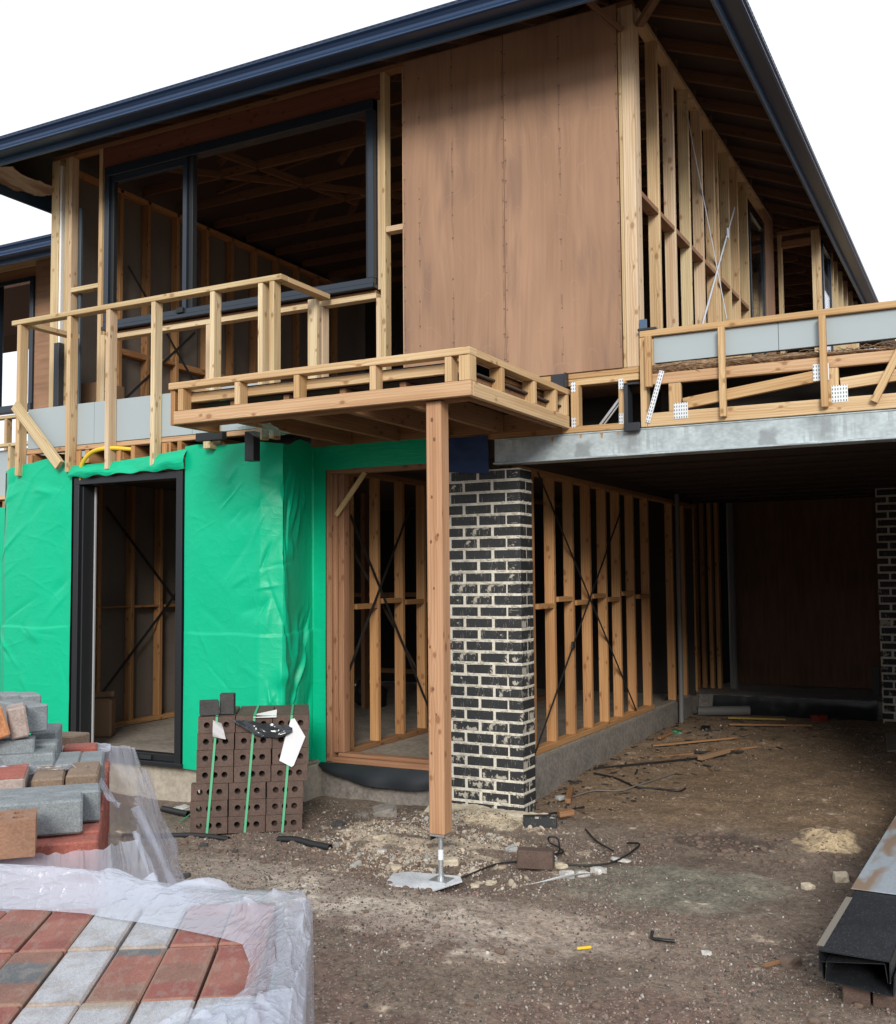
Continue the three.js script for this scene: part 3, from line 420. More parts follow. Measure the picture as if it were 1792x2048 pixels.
{ // ---- ground floor: slab, door, entry, hall, garage
  const s = group(house, 'slab');
  bx(s, 'slab_edge', M.concrete, -4.75, -1.79, -0.2, 0.272, -5.8, 0.6, 0.006); bx(s, 'slab_edge', M.slab, -1.789, -0.18, -0.2, 0.3, -7, -0.03, 0.006); bx(s, 'slab_edge', M.slab, -4.7, -1.8, 0.273, 0.3, -5.7, 0.55, 0.004);
  bx(s, 'plinth', M.plinth, -0.18, -0.155, -0.2, 0.322, -5.4, -0.26, 0.006); bx(s, 'plinth', M.plinth, -0.179, 4, -0.2, 0.32, -8.2, -5.75, 0.01);
  const d = group(house, 'door_frame'), zd = 0.665; d.userData.label = 'black sliding door frame without a door';
  bx(d, 'jamb', M.doorAlu, -3.91, -3.85, 0.3, 2.65, 0.53, zd); bx(d, 'jamb', M.doorAlu, -2.735, -2.67, 0.3, 2.65, 0.53, zd + 0.02); bx(d, 'head', M.doorAlu, -3.91, -2.672, 2.59, 2.652, 0.53, zd + 0.002); bx(d, 'sill', M.doorAlu, -3.9, -2.65, 0.27, 0.305, 0.5, zd + 0.03); bx(d, 'sill', M.doorAlu, -3.848, -2.737, 0.306, 0.36, 0.56, zd - 0.02);
  bx(d, 'jamb_liner', std(0.36, 0.37, 0.38, 0.5), -3.83, -3.815, 0.36, 2.58, 0.49, 0.51); bx(d, 'jamb', M.black, -3.849, -3.832, 0.36, 2.588, 0.5, 0.63); bx(d, 'sill_block', M.black, -3.12, -3.0, 0.31, 0.345, zd - 0.019, zd + 0.0);
  // ground-floor left room
  const r = group(house, 'ground_floor_room');
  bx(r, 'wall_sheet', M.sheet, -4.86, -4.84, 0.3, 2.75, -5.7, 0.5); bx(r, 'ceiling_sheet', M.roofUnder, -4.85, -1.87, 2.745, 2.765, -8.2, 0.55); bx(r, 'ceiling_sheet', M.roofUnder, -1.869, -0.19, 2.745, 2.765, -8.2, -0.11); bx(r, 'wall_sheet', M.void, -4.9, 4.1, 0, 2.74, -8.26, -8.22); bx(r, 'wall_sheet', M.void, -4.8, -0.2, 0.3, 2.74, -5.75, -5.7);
  bx(r, 'bottom_plate', M.orange, -4.82, -4.73, 0.3, 0.345, -5, 0.5);
  for (const z of [0.08, -0.41, -0.86, -1.27, -1.72, -2.2]) { bx(r, 'stud', M.orange, -4.82, -4.732, 0.345, 2.74, z - 0.045, z); bx(r, 'nogging', M.orange, -4.82, -4.735, 1.46 + rr(-0.03, 0.03), 1.505, z + 0.001, z + 0.36); }
  bar(r, 'brace_strap', M.darkStrap, [-4.727, 2.5, -0.5], [-4.727, 1.55, -1.5], 0.03, 0.003, [1, 0, 0], 0); bar(r, 'brace_strap', M.darkStrap, [-4.725, 0.5, -0.3], [-4.725, 1.7, -1.6], 0.03, 0.003, [1, 0, 0], 0);
  bx(r, 'front_stud', M.orange, -4.0, -3.92, 0.3, 2.74, 0.5, 0.6); bx(r, 'front_stud', M.orange, -2.65, -2.56, 0.3, 2.74, 0.5, 0.6); bx(r, 'wrap_backing', M.void, -4.83, -3.92, 0.3, 2.75, 0.6, 0.62); bx(r, 'wrap_backing', M.void, -2.65, -1.9, 0.3, 2.75, 0.6, 0.62); bx(r, 'wrap_backing', M.void, -1.9, -1.87, 0.3, 2.75, -0.05, 0.55);
  // entry frame
  const e = group(house, 'entry_frame');
  bx(e, 'jamb', M.jamb, -1.73, -1.68, 0.29, 2.66, -0.09, 0.012); bx(e, 'jamb', M.jamb, -1.679, -1.64, 0.36, 2.62, -0.1, -0.012); bx(e, 'jamb', M.jamb, -1.639, -1.59, 0.36, 2.62, -0.12, -0.035); bx(e, 'head', M.jamb, -1.679, -0.72, 2.621, 2.66, -0.09, 0.012);
  bx(e, 'sill', M.jamb, -1.679, -0.72, 0.285, 0.33, -0.12, 0.014); bx(e, 'sill', M.jamb, -1.638, -0.72, 0.331, 0.358, -0.12, -0.02); bx(e, 'jamb', M.jamb, -0.77, -0.72, 0.359, 2.62, -0.09, 0.01);
  bar(e, 'diagonal_brace', M.pine, [-1.64, 2.28, 0.0], [-1.36, 2.62, 0.0], 0.04, 0.02);
  bx(e, 'lintel_sheet', M.roofUnder, -1.85, -0.2, 2.662, 2.9, -0.1, -0.005);
  // flexible black flashing sagging under the threshold
  const fl = add(house, 'flashing', sheet(40, 10, (a, t) => { const x = -1.78 + 1.06 * a; return [x, 0.283 - t * (0.135 * Math.sin(Math.PI * clamp(0.03 + a * 0.72)) ** 0.6) - 0.02 * a * t, 0.02 + 0.07 * t * Math.sin(Math.PI * clamp(0.1 + a * 0.8)) + 0.02 * Math.sin(t * 3.1) + 0.012 * Math.sin(a * 17) * t]; }), new THREE.MeshStandardMaterial({ color: new THREE.Color().setRGB(0.016, 0.019, 0.024), roughness: 0.5, side: THREE.DoubleSide })); fl.userData.label = 'black flashing sagging under the entry sill';
  bx(s, 'slab_edge', M.plinth, -1.8, -0.72, -0.2, 0.283, -0.03, -0.005, 0.004);
  // hall wall
  const h = group(house, 'hall_wall_frame');
  bx(h, 'bottom_plate', M.rough, -1.79, -1.7, 0.3, 0.345, -5.4, -0.13); bx(h, 'top_plate', M.rough, -1.79, -1.7, 2.65, 2.695, -5.4, -0.13);
  for (const z of [-0.2, -0.36, -0.79, -1.22, -1.63, -2.07, -2.5, -2.95, -3.4]) bx(h, 'stud', M.orange, -1.79, -1.702, 0.345, 2.65, z, z + 0.045);
  for (const [z, y] of [[-0.79, 1.5], [-1.22, 1.54], [-1.63, 1.52], [-2.07, 1.53]]) bx(h, 'nogging', M.orange, -1.79, -1.703, y, y + 0.045, z + 0.046, z + 0.384);
  for (const [a, b] of [[[-1.697, 2.3, -0.3], [-1.697, 0.4, -1.75]], [[-1.695, 0.9, -0.2], [-1.695, 2.4, -1.3]], [[-1.8, 2.2, -0.3], [-1.8, 0.6, -1.9]]]) bar(h, 'brace_strap', M.darkStrap, a, b, 0.03, 0.003, [1, 0, 0], 0);
  for (const [x, z] of [[-3.28, -2.94], [-2.6, -2.6], [-3.9, -3.6], [-2.2, -4.2]]) bx(h, 'stud', M.rough, x, x + 0.05, 0.3, 2.74, z - 0.09, z); bx(h, 'nogging', M.rough, -3.9, -2.0, 1.55, 1.6, -3.3, -3.2); bx(h, 'nogging', M.rough, -3.9, -2.0, 0.6, 0.65, -4.1, -4.0);
  // garage side wall
  const g = group(house, 'garage_wall_frame');
  bx(g, 'bottom_plate', M.orange, -0.262, -0.172, 0.345, 0.39, -3.9, -0.3); bx(g, 'top_plate', M.orange, -0.262, -0.172, 2.6, 2.645, -5.7, -0.24); bx(g, 'slab_rib', M.slab, -0.27, -0.181, 0.3, 0.344, -5.4, -0.24);
  for (const z of [-0.68, -1.13, -1.57, -2.01, -2.45, -2.86, -3.31, -3.83]) bx(g, 'stud', M.orange, -0.262, -0.174, 0.39, 2.6, z, z + 0.045); bx(g, 'stud', M.rough, -0.262, -0.174, 0.39, 2.6, -0.33, -0.285);
  for (const z of [-4.79, -5.3, -5.79]) bx(g, 'stud', M.orange, -0.262, -0.174, 0.346, 2.6, z, z + 0.06);
  for (const [z, y] of [[-0.68, 1.5], [-1.13, 1.5], [-1.57, 1.55], [-2.01, 1.51], [-2.45, 1.56], [-2.86, 1.52], [-3.31, 1.57], [-3.83, 1.53]]) bx(g, 'nogging', M.orange, -0.26, -0.176, y, y + 0.042, z + 0.046, z + 0.385);
  bar(g, 'brace_strap', M.darkStrap, [-0.168, 2.62, -0.75], [-0.168, 0.4, -3.25], 0.024, 0.003, [1, 0, 0], 0); bar(g, 'brace_strap', M.darkStrap, [-0.165, 0.36, -0.6], [-0.165, 2.4, -2.85], 0.024, 0.003, [1, 0, 0], 0);
  bx(g, 'strap_tensioner', M.darkStrap, -0.166, -0.15, 1.14, 1.2, -1.5, -1.44);
  // garage shell
  const k = group(house, 'garage_shell');
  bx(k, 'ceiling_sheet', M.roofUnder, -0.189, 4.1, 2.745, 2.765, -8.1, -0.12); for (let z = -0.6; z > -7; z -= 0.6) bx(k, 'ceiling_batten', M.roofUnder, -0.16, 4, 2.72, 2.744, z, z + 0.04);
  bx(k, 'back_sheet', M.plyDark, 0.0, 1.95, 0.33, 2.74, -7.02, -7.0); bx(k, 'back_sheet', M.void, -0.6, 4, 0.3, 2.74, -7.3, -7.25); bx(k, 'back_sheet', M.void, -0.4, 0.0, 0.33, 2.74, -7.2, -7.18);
  for (const x of [-0.33, -0.24, -0.14, -0.05]) bx(k, 'stud', M.orange, x - 0.02, x + 0.03, 0.33, 2.7, -6.4, -6.31);
  bx(k, 'side_wall', M.darkBrick, 3.0, 3.11, -0.1, 2.74, -8, -0.2); bx(k, 'plastic_membrane', M.black, 0.05, 1.86, 0.06, 0.29, -5.748, -5.735);
  const pm = add(k, 'plastic_membrane', sheet(60, 10, (a, t) => [0.02 + 1.85 * a, 0.32 - 0.26 * t + 0.03 * (fbm(a * 14, 3, 8, 2) - 0.5), -5.72 + 0.05 * ridge(a * 12, t * 3, 9) * t + 0.12 * t * t]), new THREE.MeshStandardMaterial({ color: new THREE.Color().setRGB(0.014, 0.016, 0.018), roughness: 0.4, side: THREE.DoubleSide })); pm.userData.label = 'crumpled black plastic membrane over the step';
}
{ // ---- left wing set further back
  const w = group(house, 'left_wing'); const zw = -2.15;
  bx(w, 'plywood_sheet', M.plyIn, -7.73, -5.02, 3.2, 5.9, zw - 0.012, zw, 0.001); bx(w, 'top_plate', M.pine, -13, -5.05, 5.85, 5.94, zw - 0.1, zw - 0.013);
  bx(w, 'window_jamb', M.alu, -7.8, -7.735, 4.04, 5.7, zw - 0.06, zw + 0.03); bx(w, 'window_jamb', M.alu, -10.2, -10.13, 4.04, 5.7, zw - 0.06, zw + 0.03); bx(w, 'window_head', M.alu, -10.13, -7.8, 5.64, 5.7, zw - 0.06, zw + 0.03); bx(w, 'window_sill', M.alu, -10.2, -7.735, 3.95, 4.04, zw - 0.06, zw + 0.05);
  bx(w, 'window_mullion', M.alu, -8.45, -8.38, 4.04, 5.64, zw - 0.05, zw + 0.02); bx(w, 'lintel', M.rough, -10.2, -7.73, 5.7, 5.85, zw - 0.09, zw - 0.02);
  bx(w, 'sill_plate', M.pale, -10.2, -7.735, 3.885, 3.925, zw - 0.09, zw); for (const x of [-8.27, -9.0, -9.7]) bx(w, 'stud', M.pale, x, x + 0.045, 3.43, 3.884, zw - 0.09, zw); bx(w, 'stud', M.pale, -7.72, -7.675, 3.2, 5.85, zw - 0.1, zw - 0.014);
  bx(w, 'ceiling_sheet', M.roofUnder, -13, -5.05, 5.95, 5.97, -5.0, zw - 0.1); bx(w, 'floor_sheet', M.plyIn, -13, -5.06, 3.1, 3.14, -5, zw);
  bx(w, 'parapet_plate', M.pale, -10, -5.1, 3.395, 3.435, -1.59, -1.5); for (const x of [-7.4, -6.5, -5.6, -8.3]) bx(w, 'stud', M.pale, x, x + 0.045, 2.62, 3.394, -1.59, -1.501); bx(w, 'grey_panel', M.grey, -10, -7.41, 2.81, 3.37, -1.63, -1.605, 0.002); bx(w, 'grey_panel', M.grey, -7.35, -5.1, 2.81, 3.37, -1.63, -1.605, 0.002); bx(w, 'edge_board', M.pine, -10, -5.1, 2.76, 2.805, -1.64, -1.56); bx(w, 'joist', M.orange, -7.6, -7.55, 2.64, 2.755, -2.2, -1.6);
  bar(w, 'brace_strap', M.darkStrap, [-8.35, 4.6, -4.9], [-8.0, 3.7, -4.9], 0.03, 0.003); bx(w, 'wall_backing', M.void, -13, -5.05, 0, 2.75, -1.75, -1.7); bx(w, 'rear_stud', M.rough, -9.3, -9.2, 3.2, 5.9, -5, -4.9);
}

// ---------------------------------------------------------------- green building wrap
// sharp fabric creases: short line segments with a steep and a slack side
function creases(n, q0, q1, y0, y1, amp, seed, dir = null, wd = 1) {
  const r = rng(seed), C = []; for (let i = 0; i < n; i++) { const a = dir === null ? (r() - 0.5) * 3.0 : dir + (r() - 0.5) * 1.1; C.push([mix(q0, q1, r()), mix(y0, y1, r()), Math.cos(a), Math.sin(a), 0.12 + 0.45 * r() * r(), (0.012 + 0.04 * r()) * wd, amp * (0.35 + r()) * (r() < 0.4 ? -1 : 1)]); }
  return (q, y) => { let d = 0; for (const [cq, cy, ca, sa, L, w, A] of C) { const x = (q - cq) * ca + (y - cy) * sa; if (x > L || x < -L) continue; const p = (y - cy) * ca - (q - cq) * sa + 0.12 * x * x; if (p > 6 * w || p < -3 * w) continue; const e = 1 - (x / L) ** 2; d += A * e * e * (p > 0 ? Math.exp(-((p / (w * 1.7)) ** 2) * 0.8 - p / (w * 3)) : Math.exp(-((p / (w * 0.75)) ** 2))); } return d; };
}
function wrapSheet(path, yTop, yBot, ns, nt, amp, seed, seam, cr) {
  const segs = []; let L = 0; for (let i = 1; i < path.length; i++) { const l = Math.hypot(path[i][0] - path[i - 1][0], path[i][1] - path[i - 1][1]); segs.push([L, l]); L += l; }
  return sheet(ns, nt, (s, t) => {
    const q = s * L; let i = 0; while (i < segs.length - 1 && q > segs[i][0] + segs[i][1]) i++;
    const f = clamp((q - segs[i][0]) / segs[i][1]), a = path[i], b = path[i + 1]; let x = mix(a[0], b[0], f), z = mix(a[1], b[1], f); const nx = -(b[1] - a[1]) / segs[i][1], nz = (b[0] - a[0]) / segs[i][1];
    const yt = typeof yTop === 'function' ? yTop(q) : yTop, yb = typeof yBot === 'function' ? yBot(q) : yBot, y = mix(yb, yt, t);
    let d = amp * 1.3 * (fbm(q * 1.3 + 3, y * 0.8, seed, 2) - 0.5) + cr(q, y) + 0.004 * (fbm(q * 6, y * 5, seed + 9, 2) - 0.5);
    if (seam) d += 0.009 * smooth(seam + 0.008, seam - 0.004, y + 0.012 * Math.sin(q * 2.3) + 0.006 * Math.sin(q * 9));
    for (const e of [0, L]) d *= smooth(0, 0.12, Math.abs(q - e)) * 0.8 + 0.2;
    return [x + nx * d, y, z + nz * d];
  }, L, 2.5);
}
function wrap(geo, label) { const o = add(scene, 'building_wrap', geo, M.wrap); return tag(o, label, 'building wrap'); }
const sum = (...f) => (q, y) => f.reduce((a, g) => a + g(q, y), 0);
wrap(wrapSheet([[-4.87, 0.3], [-4.86, 0.6], [-4.74, 0.66], [-4.3, 0.672], [-3.93, 0.668]], (q) => 2.78 + 0.05 * smooth(0.5, 0.85, q) - 0.05 * smooth(1.05, 1.3, q) + 0.012 * Math.sin(q * 14), 0.29, 150, 260, 0.05, 301, 1.37, sum(creases(10, 0.4, 1.3, 1.3, 2.7, 0.010, 1, 0.55), creases(11, 0.4, 1.3, 0.3, 1.35, 0.012, 2, -0.75), creases(6, 0.4, 1.3, 2.5, 2.8, 0.009, 3, 0.1), creases(22, 0.4, 1.3, 0.3, 2.8, 0.0025, 4, null, 0.35))), 'green building wrap left of the black door frame, slack and creased');
wrap(wrapSheet([[-2.655, 0.668], [-2.2, 0.665], [-1.9, 0.668], [-1.735, 0.585], [-1.755, 0.5], [-1.86, 0.02], [-1.735, 0.014]], (q) => 2.84 - 0.02 * smooth(0.3, 0.9, q) + 0.06 * smooth(1.0, 1.3, q) + 0.008 * Math.sin(q * 11), (q) => 0.27 - 0.02 * q, 230, 260, 0.04, 332, 1.345, sum(creases(10, 0, 0.7, 0.4, 2.6, 0.004, 11, -0.7), creases(10, 0.45, 0.9, 1.9, 2.8, 0.011, 12, 1.0), creases(16, 0.72, 1.0, 0.7, 2.7, 0.02, 13, 1.5), creases(12, 1.0, 1.45, 0.3, 1.5, 0.03, 14, 1.42), creases(10, 1.0, 1.5, 1.2, 2.7, 0.02, 17, 1.5), creases(6, 0.5, 0.95, 1.3, 1.9, 0.008, 15, 0.6), creases(40, 0, 1.5, 0.3, 2.8, 0.002, 16, null, 0.35))), 'green building wrap turning the corner between black door frame and timber entry');
wrap(sheet(90, 14, (s, t) => { const x = -3.93 + 1.3 * s; return [x, mix(2.655 - 0.015 * (1 - s) + 0.008 * Math.sin(s * 31) + 0.012 * fbm(s * 12, 1, 4, 2), 2.76 + 0.07 * s - 0.02 * Math.sin(s * 3), t), 0.70 + 0.045 * Math.sin(t * 3.1) * (0.5 + 0.5 * Math.sin(s * 9)) + 0.02 * ridge(s * 8, t * 2, 8) - 0.05 * t]; }), 'narrow green wrap flap hanging over the head of the black door frame');
wrap(sheet(60, 8, (s, t) => [-1.84 + 1.15 * s, 2.655 + 0.25 * t, 0.016 + 0.012 * ridge(s * 6, t * 2, 18)]), 'shaded green wrap strip above the timber entry opening');
const cwing = creases(40, -9.5, -5, 0.4, 2.6, 0.018, 21, 0.5);
wrap(sheet(160, 140, (s, t) => { const x = -9.5 + 4.5 * s, y = 0.3 + 2.37 * t; return [x, y - 0.03 * s * t, -1.5 + 0.08 * (fbm(x * 1.5, y, 22, 2) - 0.5) + cwing(x, y)]; }), 'green building wrap at the far left edge, set back on the wing');

// ---------------------------------------------------------------- brick pillar, rear pier, timber post
function masonry(t, x0, len, z0, depth, rows, y0, mats, faceOnly) {
  const pitch = 0.086, bh = 0.068, B = 0.22;
  const cache = {}; // a few variants per size
  const brick = (x, y, z, w, d, m, row) => { const key = `${w.toFixed(2)}_${d.toFixed(2)}_${Math.floor(R() * 6)}_${mats.indexOf(m)}`; cache[key] ??= cbox(w, bh, d, 0.004, m); const o = add(t, 'brick', cache[key], m, [x + rr(-0.001, 0.001), y, z + rr(-0.0015, 0.0015)], [0, rr(-0.004, 0.004), rr(-0.005, 0.005)]); return o; };
  for (let r = 0; r < rows; r++) {
    const y = y0 + r * pitch + pitch / 2, mt = () => { const q = r / rows + rr(-0.25, 0.25); return mats[q < 0.28 ? 2 : q < 0.6 ? 1 : 0] ?? mats[0]; };
    const xr = x0 + len; // right end
    if (r % 2 === 0) { for (let k = 0; xr - (k + 1) * 0.24 > x0 - 0.02; k++) brick(xr - k * 0.24 - B / 2, y, z0 - 0.055, B, 0.11, mt()); if (!faceOnly) brick(xr - B / 2, y, z0 - 0.175, B, 0.11, mt()); }
    else { brick(xr - 0.055, y, z0 - depth / 2, 0.11, depth, mt()); let k = 0; for (; xr - 0.12 - k * 0.24 - B > x0 - 0.02; k++) brick(xr - 0.12 - k * 0.24 - B / 2, y, z0 - 0.055, B, 0.11, mt()); const rest = xr - 0.12 - k * 0.24 - x0; if (rest > 0.06) brick(x0 + rest / 2, y, z0 - 0.055, rest, 0.11, mt()); }
  }
}
{
  const t = group(scene, 'brick_pillar'); tag(t, 'black brick pillar with smeared cream mortar joints at the garage corner', 'pillar');
  masonry(t, -0.71, 0.71, 0, 0.23, 30, 0, M.smear);
  // mortar body, joints tooled unevenly a few millimetres behind the brick faces
  add(t, 'mortar', cbox(0.704, 2.584, 0.224, 0.004, M.mortar), M.mortar, [-0.355, 1.288, -0.115]);
  const sq = [], rq = rng(5); for (let k = 0; k < 700; k++) { const row = Math.floor(rq() * 30), y = 0.001 + row * 0.086 + (rq() - 0.5) * 0.012, x = -0.71 * rq(), g = new THREE.SphereGeometry(1, 5, 4); g.scale(0.006 + 0.03 * rq() * rq(), 0.003 + 0.006 * rq(), 0.0035); g.rotateZ((rq() - 0.5) * 0.5); if (rq() < 0.75) g.translate(x, y, 0.0); else { g.rotateY(Math.PI / 2); g.translate(0.0, y, -0.23 * rq()); } sq.push(g); }
  add(t, 'mortar_smear', mergeGeometries(sq), M.mortar).userData.kind = 'stuff';
  const p = group(scene, 'brick_pier'); tag(p, 'dark brick pier inside the garage at its back right', 'pier');
  masonry(p, 1.94, 0.96, -5.5, 0.23, 31, 0.06, M.smear, true); add(p, 'mortar', cbox(0.95, 2.68, 0.22, 0.004, M.mortar), M.mortar, [2.42, 1.39, -5.612]);
  bx(p, 'black_channel', M.black, 1.86, 1.93, 0.42, 0.74, -5.5, -5.45);
}
{
  const t = group(scene, 'timber_post'); tag(t, 'knotty square timber post on a threaded steel rod holding up the porch canopy', 'post');
  const X = 0.138, Z = 1.545;
  add(t, 'shaft', cbox(0.104, 2.59, 0.104, 0.006, M.post, 0.37), M.post, [X, 1.54, Z], [0, 0, 0.001]);
  for (const [x, y, s] of [[-0.01, 2.72, 1.2], [0.005, 2.6, 1.1], [-0.015, 2.25, 0.9], [-0.023, 1.98, 1], [0.025, 2.02, 0.9], [-0.005, 1.7, 0.8], [-0.035, 1.35, 0.9], [-0.015, 1.1, 1], [-0.03, 0.72, 0.8], [0.005, 0.95, 0.7]]) { const k = new THREE.SphereGeometry(1, 12, 6); k.scale(0.008 * s, 0.012 * s, 0.0015); add(t, 'knot', k, std(0.17, 0.075, 0.035, 0.7), [X + x, y, Z + 0.0522]); }
  bx(t, 'top_bracket', M.blackSteel, X - 0.05, X + 0.05, 2.8355, 2.8378, Z - 0.05, Z + 0.05);
  bx(t, 'foot_plate', M.steel, X - 0.05, X + 0.05, 0.233, 0.244, Z - 0.05, Z + 0.05, 0.002); add(t, 'threaded_rod', new THREE.CylinderGeometry(0.014, 0.014, 0.28, 12), M.steel, [X, 0.092, Z]); const th = []; for (let k = 0; k < 26; k++) { const q = new THREE.TorusGeometry(0.0142, 0.0016, 4, 12); q.rotateX(Math.PI / 2); q.translate(X, -0.03 + k * 0.0095, Z); th.push(q); } add(t, 'thread', mergeGeometries(th), M.steel); add(t, 'paper_label', new THREE.CylinderGeometry(0.0168, 0.0168, 0.06, 14, 1, true), M.paper, [X, 0.12, Z]);
  add(t, 'nut', new THREE.CylinderGeometry(0.024, 0.024, 0.02, 6), M.steel, [X, 0.222, Z]); add(t, 'nut', new THREE.CylinderGeometry(0.024, 0.024, 0.02, 6), M.steel, [X, -0.018, Z]); bx(t, 'base_plate', M.steel, X - 0.06, X + 0.06, -0.034, -0.024, Z - 0.06, Z + 0.06, 0.002);
  bx(t, 'side_strip', M.black, X - 0.062, X - 0.0535, 0.2, 0.4, Z - 0.045, Z + 0.02);
}

// ---------------------------------------------------------------- strapped pack of cored bricks by the wall
{
  const th = 35.4 * Math.PI / 180, t = group(scene, 'brick_pack'); t.position.set(-1.828, 0, 1.474); t.rotation.y = th; tag(t, 'strapped pack of dark brown cored bricks standing before the green wrap', 'brick pack');
  const BW = 0.25, BH = 0.112, BD = 0.076;
  const sh = new THREE.Shape([[-BW / 2, -BH / 2], [BW / 2, -BH / 2], [BW / 2, BH / 2], [-BW / 2, BH / 2]].map((p) => new THREE.Vector2(...p)));
  for (const x of [-0.066, 0, 0.066]) { const h = new THREE.Path(); h.absarc(x, 0, 0.021, 0, 6.2832, true); sh.holes.push(h); }
  const hg = []; for (let k = 0; k < 4; k++) { const g = new THREE.ExtrudeGeometry(sh, { depth: BD - 0.006, bevelEnabled: true, bevelSize: -0.0, bevelThickness: 0.003, bevelSegments: 1, curveSegments: 7 }); g.translate(0, 0, -BD / 2); const uv = g.attributes.uv; for (let i = 0; i < uv.count; i++) uv.setXY(i, uv.getX(i) / 0.3 + k * 0.27, uv.getY(i) / 0.3 + k * 0.41); hg.push(g); }
  const sg = [0, 1, 2].map(() => cbox(BW, BH, BD - 0.002, 0.003, M.brownBrick));
  for (let r = 0; r < 7; r++) for (let c = 0; c < 3; c++) for (let l = 0; l < 8; l++) {
    if (l > 0 && r < 6 && c < 2) continue; // hidden in the middle
    const off = r < 3 ? -0.03 : 0, x = off + (c + 0.5) * 0.257 + rr(-0.003, 0.003) + (r > 3 ? 0.0 : 0) + r * 0.003, y = 0.012 + r * 0.1145 + BH / 2;
    add(t, 'brick', l ? sg[(r + l) % 3] : hg[(r * 3 + c) % 4], M.brownBrick, [x, y, -(l + 0.5) * BD + rr(-0.003, 0.003)], [0, rr(-0.008, 0.008), rr(-0.006, 0.006)]);
  }
  bx(t, 'core', M.black, 0.03, 0.5, 0.02, 0.68, -0.58, -0.09, 0);
  for (let c = 0; c < 3; c++) { const x0 = (c + 0.53) * 0.257, pts = [[x0 - 0.05, 0.0, 0.007], [x0 - 0.02, 0.36, 0.005], [x0 + 0.015, 0.812, 0.005]]; for (let i = 0; i < 2; i++) bar(t, 'strap', M.strap, pts[i], pts[i + 1], 0.016, 0.0015, [0, 0, 1], 0); bx(t, 'strap', M.strap, x0 + 0.007, x0 + 0.023, 0.816, 0.8175, -0.6, 0.006, 0); }
  // torn clear wrapping and white card under the straps
  const W = (a) => { t.updateMatrixWorld(); return new THREE.Vector3(...a).applyMatrix4(t.matrixWorld).toArray(); };
  const cardPts = [[0.58, 0.5], [0.60, 0.49], [0.665, 0.455], [0.68, 0.465], [0.76, 0.66], [0.685, 0.79], [0.66, 0.785], [0.62, 0.66]];
  const cs = new THREE.Shape(cardPts.map((p) => new THREE.Vector2(...p))), cg = new THREE.ExtrudeGeometry(cs, { depth: 0.002, bevelEnabled: false }); const cp = cg.attributes.position; for (let i = 0; i < cp.count; i++) cp.setZ(i, cp.getZ(i) + 0.012 + 0.03 * Math.pow((cp.getY(i) - 0.62) * 3, 2)); cg.computeVertexNormals();
  const card = add(scene, 'card', cg, M.paper, [-1.828, 0, 1.474], [0, th, 0]); tag(card, 'torn white card hanging on the right front of the strapped brown brick pack', 'card');
  const film = add(scene, 'torn_film', sheet(50, 14, (s, q) => { const x = 0.27 + 0.4 * s; return [x, 0.79 - 0.12 * s * 0.6 - (0.02 + 0.075 * Math.sin(s * 3)) * (1 - q) + 0.02 * fbm(s * 8, q * 4, 3, 2), 0.032 + 0.02 * Math.sin(s * 9 + q * 2) * 0.4 + 0.012 * ridge(s * 6, q * 3, 4) - 0.01 * q]; }, 2, 1), new THREE.MeshPhysicalMaterial({ color: new THREE.Color().setRGB(0.03, 0.035, 0.04), roughness: 0.12, side: THREE.DoubleSide }), [-1.828, 0, 1.474], [0, th, 0]); tag(film, 'glossy dark torn film caught under the middle strap of the brown brick pack', 'plastic film');
  const f2 = add(scene, 'torn_film', sheet(10, 16, (s, q) => [0.125 + 0.06 * s + 0.03 * (1 - q) * s, 0.68 + 0.11 * q - 0.02 * s, 0.022 + 0.012 * Math.sin(q * 5 + s * 2)]), new THREE.MeshPhysicalMaterial({ color: new THREE.Color().setRGB(0.5, 0.5, 0.5), roughness: 0.2, side: THREE.DoubleSide }), [-1.828, 0, 1.474], [0, th, 0]); tag(f2, 'small silvery scrap of film on the left strap of the brown brick pack', 'plastic film');
  const f3 = add(scene, 'torn_card', sheet(12, 6, (s, q) => [0.4 + 0.16 * s, 0.8 + 0.03 * s * q + 0.012 * q, 0.02 - 0.1 * q]), new THREE.MeshStandardMaterial({ color: new THREE.Color().setRGB(0.7, 0.7, 0.68), roughness: 0.7, side: THREE.DoubleSide }), [-1.828, 0, 1.474], [0, th, 0]); tag(f3, 'white paper scrap lying on top of the brown brick pack', 'paper');
  for (const [p, ry, lb, sz] of [[[0.09, 0.866, -0.09], 0.15, 'lower of two dark loose bricks on the left top of the strapped pack', [0.13, 0.1, 0.11]], [[0.215, 0.888, -0.12], -0.1, 'upright dark loose brick, right of another, on the strapped pack', [0.1, 0.145, 0.076]]]) { const q = W(p); tag(add(scene, 'loose_brick', cbox(...sz, 0.004, M.darkBrick), M.darkBrick, q, [0, th + ry, 0]), lb, 'brick'); }
}

// ---------------------------------------------------------------- paver packs in the foreground
const PK = 32.6 * Math.PI / 180, U1 = [Math.cos(PK), -Math.sin(PK)], V1 = [-Math.sin(PK), -Math.cos(PK)];
const pk = (a, d, y) => [3.13 + U1[0] * a + V1[0] * d, y, 7.11 + U1[1] * a + V1[1] * d];
